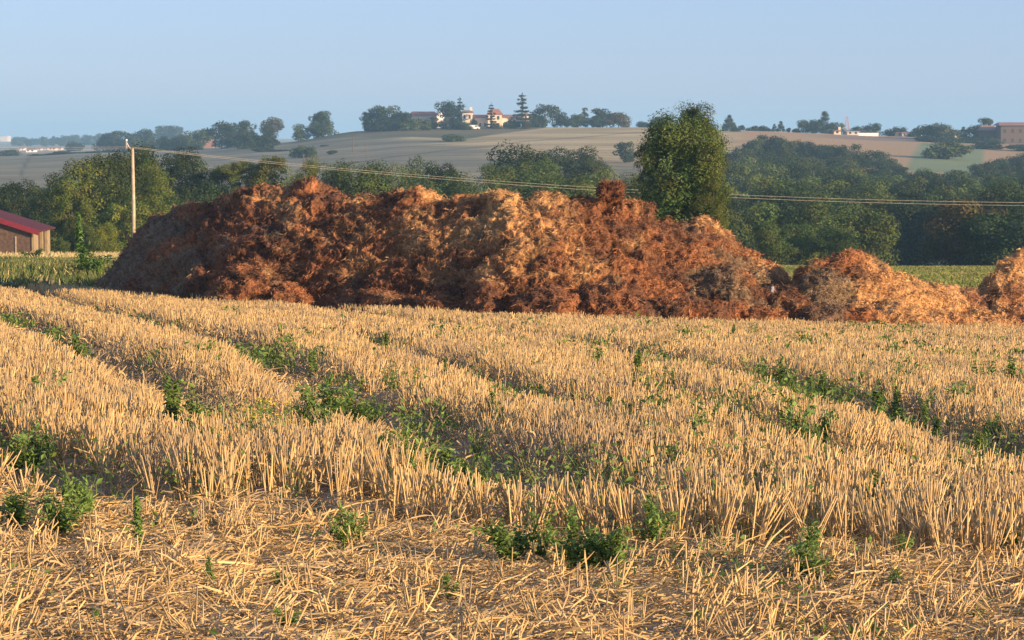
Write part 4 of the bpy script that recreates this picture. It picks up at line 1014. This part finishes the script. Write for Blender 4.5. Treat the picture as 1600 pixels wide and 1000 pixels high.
# pole and wires
YP = 150.
def power():
    x, _, zt = P(207, 231, YP); zb = gz(x, YP)
    H = zt - zb
    o = thing('utility_pole', 'pale wooden utility pole left of the long heap', 'utility pole', (x, YP, zb))
    MB().tube([(0, 0, -.4), (.02, 0, H * .5), (0, 0, H)], [.125, .115, .09], 12).build('pole', M_WOOD, o, smooth=True)
    MB().box(-.42, -.34, -.05, .05, H - .02, H + .45).build('bracket', M_STEEL, o)
    MB().tube([(0, 0, H - .18), (-.25, 0, H + .08), (-.38, 0, H + .35)], .05, 6).build('brace', M_STEEL, o)
    MB().tube([(-.38, -.02, H + .44), (-.38, -.02, H + .50), (-.38, -.02, H + .56)], [.05, .07, .04], 8).build('insulator', WHITE, o)
    for j, dy in enumerate((0.0, 4.6)):
        pts = []
        for i in range(60):
            px = 205 + i * 30.; t = (px - 205) / 1395.
            yy = 229.5 + dy * min(1, .35 + t * 1.2) + 160 * t - 73 * t * t
            q = P(px, yy, YP + (.25 if j else -.25)); pts.append(q)
        MB().tube(pts, .0115, 5).build('wire', M_WIRE, None)
        tag(bpy.context.scene.collection.objects[-1], ['upper wire sagging from the pole over the heap to the right', 'lower wire sagging from the pole over the heap to the right'][j], 'wire', 'overhead wires right of the pole')
        pts = [P(205 - i * 20., 229.5 + dy * .6 + (i / 20.) * 3 - 3 * (i / 20.) ** 2 + (.3 + j * .4) * i * .12, YP + (.25 if j else -.25)) for i in range(30)]
        MB().tube(pts, .009, 5).build('wire', M_WIRE, None)
        tag(bpy.context.scene.collection.objects[-1], ['upper wire leaving the pole to the left picture edge', 'lower wire leaving the pole to the left picture edge'][j], 'wire', 'overhead wires left of the pole')
power()

# ------------------------------------------------------------------ grass behind the heap and at the left
def grass():
    def patch(n, X, Y, h0, h1, wd, colA, colB, name, label, cat):
        n = len(X)
        D = np.stack([rng.normal(0, .28, n), rng.normal(0, .28, n), np.ones(n)], 1)
        t = np.clip(.5 + .9 * fbm(X * .25, Y * .25, o=3) + rng.normal(0, .2, n), 0, 1)[:, None]
        C = (np.array(colA) * (1 - t) + np.array(colB) * t) * rng.uniform(.7, 1.3, (n, 1))
        v, q, t3, c = ribbons(np.stack([X, Y, ground(X, Y) - .02], 1), D, rng.uniform(h0, h1, n), wd * rng.uniform(.6, 1.4, n), np.stack([rng.normal(0, .06, n), rng.normal(0, .06, n), -.05 * rng.random(n)], 1), C, False)
        tag(link(name, make_mesh(name, v, q, M_GRASS, col=c)), label, cat, kind='stuff')
    n = 70000; Y = np.sqrt(rng.uniform(63**2, 160**2, n)); px = rng.uniform(1150, 1800, n); X = (px - 800) / F * Y
    patch(n, X, Y, .08, .24, .05, (.14, .22, .04), (.30, .25, .09), 'meadow_grass', 'bright green meadow grass between the heaps and the dark wood', 'grass')
    n = 46000; Y = np.sqrt(rng.uniform(64**2, 116**2, n)); px = rng.uniform(-200, 210, n); X = (px - 800) / F * Y
    k = fbm(X * .35, Y * .2 + 8, o=3) > -.18
    patch(n, X[k], Y[k], .15, .5, .045, (.065, .11, .028), (.20, .20, .065), 'rough_grass', 'rough green grass and weeds on the strip before the barn', 'grass')
    n = 16000; Y = np.sqrt(rng.uniform(64**2, 170**2, n)); px = rng.uniform(-200, 230, n); X = (px - 800) / F * Y
    k = (Y > 120) | (fbm(X * .6, Y * .3 + 4, o=2) > .25)
    patch(n, X[k], Y[k], .2, .5, .05, (.45, .36, .16), (.55, .45, .22), 'dry_grass', 'dry straw-coloured grass on the strip before the barn', 'grass')
grass()

# ------------------------------------------------------------------ weeds
def weed_mesh(kind, seed):
    R = np.random.default_rng(seed); pos = []; nr = []; sz = []; stems = MB(); fl = []
    if kind == 'upright':     # leafy spike
        for s in range(3):
            bx, by = R.normal(0, .05, 2); lx, ly = R.normal(0, .06, 2); h = R.uniform(.75, 1.0)
            stems.tube([(bx, by, -.03), (bx + lx * .5, by + ly * .5, h * .5), (bx + lx, by + ly, h)], [.012, .009, .004], 5)
            for i in range(110):
                z = R.uniform(.08, 1.02) * h; an = R.uniform(0, 6.28); r = (.15 * (1.15 - z / h) + .02) * R.uniform(.3, 1)
                pos.append((bx + lx * z / h + r * math.cos(an), by + ly * z / h + r * math.sin(an), z)); nr.append((math.cos(an) * .5, math.sin(an) * .5, 1)); sz.append(R.uniform(.05, .09))
    elif kind == 'bushy':
        for s in range(9):
            an = R.uniform(0, 6.28); rr = R.uniform(.1, .42); h = R.uniform(.45, 1.0) * (1.1 - rr)
            tx, ty = rr * math.cos(an), rr * math.sin(an)
            stems.tube([(0, 0, -.03), (tx * .45, ty * .45, h * .5), (tx, ty, h)], [.011, .008, .004], 5)
            for i in range(95):
                t = R.uniform(.25, 1.05); c_ = np.array([tx * t, ty * t, h * t]); pos.append(tuple(c_ + R.normal(0, .055, 3))); nr.append(tuple(R.normal(0, .5, 3) + np.array([0, 0, .8]))); sz.append(R.uniform(.028, .07))
    elif kind == 'sparse':    # thin branched, small leaves, yellow-green heads
        for s in range(7):
            an = R.uniform(0, 6.28); rr = R.uniform(.1, .38); h = R.uniform(.6, 1.0); tx, ty = rr * math.cos(an), rr * math.sin(an)
            stems.tube([(0, 0, -.03), (tx * .35, ty * .35, h * .5), (tx, ty, h)], [.009, .007, .003], 4)
            for i in range(26):
                t = R.uniform(.2, 1.0); pos.append((tx * t + R.normal(0, .03), ty * t + R.normal(0, .03), h * t)); nr.append(tuple(R.normal(0, .6, 3) + np.array([0, 0, .6]))); sz.append(R.uniform(.03, .065))
            for i in range(7): fl.append((tx + R.normal(0, .035), ty + R.normal(0, .035), h + R.normal(.01, .02)))
    V, Q, C = leaves(np.array(pos), np.array(nr, float), np.array(sz), np.array([.16, .25, .06]) * R.uniform(.55, 1.4, (len(pos), 1)), 2.1)
    me = make_mesh('foliage', V, Q, M_LEAF, col=C)
    fm = None
    if fl:
        fm = []
        for g_ in range(0, len(fl), 7):
            q_ = np.array(fl[g_:g_ + 7]); V, Q, C = leaves(q_, R.normal(0, .4, (7, 3)) + np.array([0, -.3, 1]), np.full(7, .045), np.array([.60, .52, .06]) * np.ones((7, 1)), 1.0)
            fm.append(make_mesh('flower_head', V, Q, M_LEAF, col=C))
    return me, stems.mesh('stem', flat('green_stem', (.14, .17, .06))), fm
WP = {k: [weed_mesh(k, 5 + i * 7 + len(k)) for i in range(3)] for k in ('upright', 'bushy', 'sparse')}
nw = [0]
def weed(px, pbase, hpx, kind, label, group, wide=1.0, tint=(1, 1, 1, 1), flowers=False):
    off = 0 if (pbase > 860 or pbase < 510) else .13        # the stalks in front hide the foot
    x, y = groundpt(px, pbase, off)
    h = hpx / F * y * (.92 if pbase > 700 else 1.1) + off * .8
    nw[0] += 1; fo, st, fm = WP[kind][nw[0] % 3]
    o = thing('weed', label, 'weed', (x, y, float(surf(np.array([x]), np.array([y]))[0])), random.uniform(0, 6.28), group, (h * wide, h * wide, h))
    f = link('foliage', fo, o); f.color = tint; link('stem', st, o)
    if fm and flowers:
        for q in fm: link('flower_head', q, o)
    return o
GN = 'green weeds standing in the stubble'
for a_ in [(272, 668, 92, 'upright', .8, 'tall narrow bright green weed at the near end of the left wheel track'),
           (325, 672, 80, 'bushy', .8, 'dense dark green weed right beside the tall narrow one'),
           (300, 690, 50, 'bushy', .9, 'low green weed at the foot of the tall narrow pair'),
           (112, 560, 50, 'bushy', .9, 'green weed in the left wheel track near the left edge'),
           (62, 628, 54, 'sparse', 1.3, 'thin grey-green weed spreading in the left stubble block'),
           (38, 690, 56, 'bushy', 1.2, 'dark low weed close to the left edge above the gap'),
           (96, 796, 74, 'bushy', .9, 'big dark green weed in the front gap of the stubble on the left'),
           (128, 780, 66, 'bushy', .8, 'leafy weed right behind the big dark one in the left gap'),
           (206, 812, 58, 'upright', .7, 'small bright green sprig at the stubble front, right of the left gap'),
           (289, 738, 58, 'upright', .5, 'slim green weed alone in front of the tall narrow pair'),
           (22, 786, 50, 'bushy', 1.2, 'dark weed in shade at the left edge of the front gap'),
           (500, 640, 66, 'bushy', 1.1, 'leafy weed at the upper end of the green wheel track patch'),
           (545, 640, 50, 'bushy', 1.1, 'weed in the second track above the long green patch'),
           (600, 712, 86, 'bushy', .9, 'broad weed at the left of the long green patch'),
           (645, 722, 96, 'bushy', .9, 'tallest weed in the middle of the long green patch'),
           (690, 722, 66, 'bushy', 1.1, 'weed at the right of the long green patch'),
           (665, 735, 50, 'bushy', 1.3, 'low spreading weed at the front of the long green patch'),
           (612, 600, 40, 'sparse', 1.2, 'faint thin weed in pale stubble above the green patch'),
           (646, 612, 44, 'sparse', 1., 'thin weed right of the faint one above the green patch'),
           (694, 580, 24, 'upright', .8, 'tiny dark sprig in the middle of the pale stubble'),
           (794, 638, 46, 'bushy', .8, 'dark weed at the shaded notch in the centre of the field'),
           (740, 585, 24, 'sparse', 1.4, 'small pale weed right of the tiny dark sprig'),
           (955, 652, 46, 'upright', .75, 'bright upright sprig standing alone right of centre'),
           (980, 672, 40, 'bushy', 1.1, 'flat grey-green weed under the bright upright sprig'),
           (930, 572, 34, 'bushy', 1.1, 'green weed at the upper left of the centre right track'),
           (995, 590, 44, 'upright', 1.1, 'bushy bright weed above the bright upright sprig'),
           (1045, 600, 36, 'bushy', 1.1, 'dull green weed right of the bushy bright one'),
           (1106, 566, 22, 'bushy', .9, 'small dark round weed standing in pale stubble'),
           (1060, 692, 66, 'bushy', 1.1, 'large leafy weed at the left of the broad green patch'),
           (1112, 680, 76, 'sparse', .9, 'tall branching weed in the broad green patch'),
           (1036, 706, 44, 'bushy', 1.2, 'low leafy weed at the lower left of the broad green patch'),
           (1188, 600, 54, 'sparse', 1., 'branching weed in stubble below the heap gap'),
           (1212, 598, 58, 'bushy', 1., 'large pale green weed beside the branching one'),
           (1248, 690, 110, 'sparse', .9, 'tallest branching weed right of centre'),
           (1272, 686, 80, 'bushy', .8, 'dense bright green weed right of the tallest branching one'),
           (1204, 684, 54, 'sparse', 1.1, 'thin weed left of the tallest branching one'),
           (1292, 600, 36, 'bushy', 1., 'leafy weed on the right half above the dark track'),
           (1350, 582, 30, 'bushy', 1.2, 'weed in the right stubble level with the small dark stake'),
           (1408, 596, 36, 'bushy', 1.0, 'dark green weed right of centre on the right half'),
           (1408, 556, 24, 'bushy', 1.0, 'small weed high on the right stubble'),
           (1500, 566, 28, 'bushy', 1.1, 'small weed near the far edge on the right'),
           (1535, 600, 50, 'sparse', 1.2, 'spreading weed near the right edge'),
           (1582, 604, 50, 'bushy', 1.1, 'leafy weed at the right edge'),
           (1498, 632, 46, 'sparse', 1., 'thin weed in the right stubble below the spreading one'),
           (1560, 666, 36, 'bushy', 1.2, 'dark weed near the right edge above the last track'),
           (1370, 790, 72, 'bushy', .9, 'dark weed in the front stubble on the right'),
           (1500, 776, 60, 'bushy', .9, 'round dark weed among leaning stalks near the right edge'),
           (1520, 745, 60, 'sparse', 1., 'thin branching weed above the round dark one'),
           (1262, 860, 70, 'bushy', 1., 'bright green weed at the stubble front, right of centre'),
           (1320, 862, 80, 'sparse', .9, 'tall thin weed beside the bright one at the stubble front'),
           (1420, 884, 56, 'bushy', 1.1, 'leafy weed at the front edge towards the right'),
           (1588, 870, 64, 'bushy', .9, 'dark weed at the right edge of the stubble front'),
           (800, 838, 70, 'bushy', 1.1, 'leafy weed at the left of the centre front patch'),
           (850, 836, 90, 'sparse', 1., 'thin weed rising from the centre front patch'),
           (900, 846, 84, 'bushy', 1., 'dense green weed in the middle of the centre front patch'),
           (960, 850, 78, 'bushy', 1., 'dark green weed at the right of the centre front patch'),
           (540, 808, 46, 'bushy', 1., 'small weed between two stubble tufts at the front'),
           (1030, 812, 60, 'bushy', 1., 'shaded weed behind the leaning sheaf right of centre'),
           (320, 925, 50, 'upright', .9, 'bright green sprig in the flattened straw, lower left'),
           (435, 925, 40, 'bushy', 1.2, 'leafy tuft in the flattened straw right of the bright sprig'),
           (700, 940, 56, 'bushy', 1., 'rounded green tuft in the flattened straw at the centre'),
           (440, 992, 44, 'bushy', 1.3, 'dark tuft at the bottom edge left of centre'),
           (140, 990, 40, 'upright', 1., 'small sprig at the bottom edge on the left'),
           (1290, 920, 36, 'bushy', 1.3, 'low tuft in flattened straw right of centre'),
           (1400, 930, 44, 'bushy', 1.3, 'broad low tuft in flattened straw on the right'),
           (1095, 985, 40, 'bushy', 1.3, 'leafy tuft near the bottom edge right of centre'),
           (800, 890, 30, 'bushy', 1.2, 'little tuft in flattened straw at the centre')]:
    weed(a_[0], a_[1], a_[2], a_[3], a_[5], GN, a_[4])
for i, a_ in enumerate([(360, 668, 40), (395, 664, 46), (430, 660, 50), (380, 690, 44), (420, 695, 48), (455, 690, 40), (345, 700, 34), (440, 722, 34), (405, 640, 34)]):
    weed(a_[0], a_[1], a_[2], 'sparse', 'yellow-flowered weed in the patch where the left track ends', 'yellow-flowered weeds', 1.2, flowers=True)
for i in range(80):
    px = random.uniform(480, 1600); py = random.uniform(525, 740)
    weed(px, py, random.uniform(14, 26) * (1 + (py - 525) / 200), random.choice(['sparse', 'bushy', 'sparse', 'upright']), 'small green weed poking out of the stubble between the larger weeds, centre or right', 'small scattered weeds in the stubble', random.uniform(.7, 1.2), random.choice([(1, 1, 1, 1), (1.4, 1.3, 1, 1), (.8, .9, .9, 1)]))
# plants at the foot of the heap
GH = 'plants along the foot of the heap'
for a_ in [(140, 449, 60, 'bushy', 1.2, (.45, .6, .6, 1), 'dark leafy plant at the left end of the heap'),
           (122, 440, 84, 'upright', .5, (.7, .85, .7, 1), 'tall slender plant rising left of the heap end'),
           (155, 450, 36, 'upright', 1., (1.2, 1.3, 1, 1), 'bright green plant before the left end of the heap'),
           (186, 456, 36, 'upright', .8, (1, 1.1, 1, 1), 'upright green plant against the dark left end of the heap'),
           (52, 418, 24, 'bushy', 1.8, (.5, .6, .5, 1), 'dark bush-like weed on the strip before the barn'),
           (505, 470, 22, 'sparse', .8, (1, 1, 1, 1), 'small green plant by the dry stalk at the heap foot'),
           (655, 482, 14, 'bushy', 1.2, (1.2, 1.4, 1, 1), 'tiny bright green plant at the heap foot left of centre'),
           (862, 490, 10, 'bushy', 1.5, (1, 1.2, 1, 1), 'tiny green plant at the heap foot in the centre'),
           (1358, 500, 26, 'sparse', 1.1, (1.6, 1.5, 1.5, 1), 'pale spindly plant before the small domed heap'),
           (1337, 500, 22, 'sparse', .8, (1.6, 1.5, 1.3, 1), 'shorter spindly plant left of the pale one before the domed heap')]:
    weed(a_[0], a_[1], a_[2], a_[3], a_[6], GH, a_[4], a_[5])
# low green undergrowth creeping between the stalks: nobody could count it
def undergrowth():
    P_, N_, S_ = [], [], []
    n = 330000
    Y = np.sqrt(rng.uniform(6.3**2, 50**2, n)); X = rng.uniform(-1, 1, n) * (.235 * Y + 2.8)
    g = .6 * fbm(X * .55 + 3, Y * .38, o=3) + .55 * fbm(X * 2.4, Y * 1.6 + 9, o=2); q = track(X, Y)
    px = 800 + F * X / Y
    right = .16 * sstep(600, 1300, px)
    thr = .36 - .13 * q * (1 - .85 * sstep(15, 24, Y)) - .35 * np.exp(-((px - 870) / 110.) ** 2 - ((Y - 10.7) / .7) ** 2) - .35 * np.exp(-((px - 650) / 90.) ** 2 - ((Y - 15) / 1.6) ** 2) - .3 * np.exp(-((px - 1070) / 90.) ** 2 - ((Y - 15.5) / 1.5) ** 2) - .3 * np.exp(-((px - 1270) / 60.) ** 2 - ((Y - 9.9) / .6) ** 2) - right - .24 * np.exp(-((Y - 10.5) / 1.4) ** 2) - .04 * (Y < 9.6)
    k = (g > thr) & (Y < foot_Y(px)) & (rng.random(n) < np.where(Y < 20, 1, .8))
    X, Y = X[k], Y[k]; m = len(X)
    hmax = np.where(Y < 9.6, .075, np.clip(.14 + .5 * (g - thr)[k], 0, .36))
    pos = np.stack([X, Y, surf(X, Y) + rng.random(m) ** .7 * hmax], 1)
    sz = rng.uniform(.014, .036, m) * np.clip(Y / 16, .75, 2.0)
    C = np.array([.10, .18, .04]) * rng.uniform(.65, 1.5, (m, 1)) + np.array([.06, .035, 0]) * rng.random((m, 1))
    V, Q, C = leaves(pos, rng.normal(0, .6, (m, 3)) + np.array([0, -.1, .8]), sz, C, 1.6)
    # a few grass blades too
    k = 16000; s = rng.choice(m, k)
    v2, q2, _, c2 = ribbons(np.stack([X[s], Y[s], surf(X[s], Y[s])], 1), np.stack([rng.normal(0, .35, k), rng.normal(0, .35, k), np.ones(k)], 1), rng.uniform(.05, .22, k) * np.where(Y[s] < 9.6, .5, 1), .006 * np.clip(Y[s] / 14, .8, 2), rng.normal(0, .025, (k, 3)), np.array([.13, .20, .045]) * rng.uniform(.7, 1.4, (k, 1)), False)
    me = make_mesh('undergrowth', np.concatenate([V, v2]), np.concatenate([Q, q2 + len(V)]), M_GRASS, col=np.concatenate([C, c2]))
    tag(link('undergrowth', me), 'low green creeping weeds and grass growing between the stubble stalks', 'ground cover', kind='stuff')
undergrowth()

# small separate things
def lump(name, loc, r, c, label, cat, seed=1, sc=(1, 1, .6)):
    nu, nv = 24, 14; U, W_ = np.meshgrid(np.linspace(0, 2 * math.pi, nu, endpoint=False), np.linspace(.001, math.pi - .001, nv)); U = U.ravel(); W_ = W_.ravel()
    D = np.stack([np.cos(U) * np.sin(W_), np.sin(U) * np.sin(W_), np.cos(W_)], 1)
    V = np.sign(D) * np.abs(D) ** .6 * (r * (1 + .35 * perlin(D[:, 0] * 1.8 + seed, D[:, 1] * 1.8, D[:, 2] * 1.8)))[:, None] * np.array(sc)
    ii = np.arange(nv - 1)[:, None] * nu + np.arange(nu)[None, :]; jj = np.arange(nv - 1)[:, None] * nu + (np.arange(nu)[None, :] + 1) % nu
    me = make_mesh(name, V, np.stack([ii, ii + nu, jj + nu, jj], -1).reshape(-1, 4), flat(name + '_stone', c, scale=5))
    return tag(link(name, me, loc=loc), label, cat)
lump('plastic_scrap', P(1207, 452, 52.6), .045, (.32, .34, .38), 'small white scrap lying on the right flank of the long heap', 'scrap', 4, (.8, .6, 1.5))
x, y = (16 - 800) / F * 66, 66.; lump('concrete_slab', (x, y, gz(x, y) + .08), .42, (.34, .35, .38), 'flat grey slab at the left edge before the barn strip', 'slab', 9, (1, 1, .3))
x, y = (1500 - 800) / F * 70, 70.; lump('gravel_mound', (x, y, gz(x, y) + .05), .9, (.33, .34, .38), 'grey patch of rubble behind the tail of the small heap', 'rubble', 12, (1, 1, .3))
def stalk(px, pb, pt, lean, label, r=.012, c=(.5, .42, .28)):
    x, y = groundpt(px, pb); y -= .25; z = gz(x, y); h = (pb - pt) / F * y
    m = MB(); m.tube([(0, 0, -.05), (lean * .3, 0, h * .5), (lean, 0, h)], [r, r * .8, r * .5], 5); m.tube([(lean * .3, 0, h * .5), (lean * .3 - .06, 0, h * .8)], [r * .6, r * .3], 4)
    tag(link('dry_stalk', m.mesh('dry_stalk', flat('dry_stem', c)), loc=(x, y, z)), label, 'stalk', 'dry stalks in the field')
stalk(495, 473, 443, -.08, 'pale bent dry stalk before the low red mound of the heap')
stalk(652, 483, 458, .10, 'pale straight dry stalk by the tiny bright green plant')
stalk(918, 492, 474, .14, 'slanting dry stalk at the heap foot in the centre')
stalk(1308, 562, 542, .03, 'short dark stake standing in the right stubble', .02, (.06, .05, .045))

# ------------------------------------------------------------------ haze: the evening air over the valley
hm = bpy.data.materials.new('evening_haze'); hm.use_nodes = True; ht = hm.node_tree
ht.nodes.remove(ht.nodes['Principled BSDF']); pv = ht.nodes.new('ShaderNodeVolumePrincipled')
pv.inputs['Color'].default_value = (.36, .66, .95, 1); pv.inputs['Density'].default_value = .00021; pv.inputs['Anisotropy'].default_value = 0.0
ht.links.new(pv.outputs[0], ht.nodes['Material Output'].inputs['Volume'])
hz = MB().box(-16000, 16000, -150, 9400, -60, 60).build('haze', hm)
tag(hz, 'thin bluish evening haze filling the valley air', 'haze', kind='stuff')
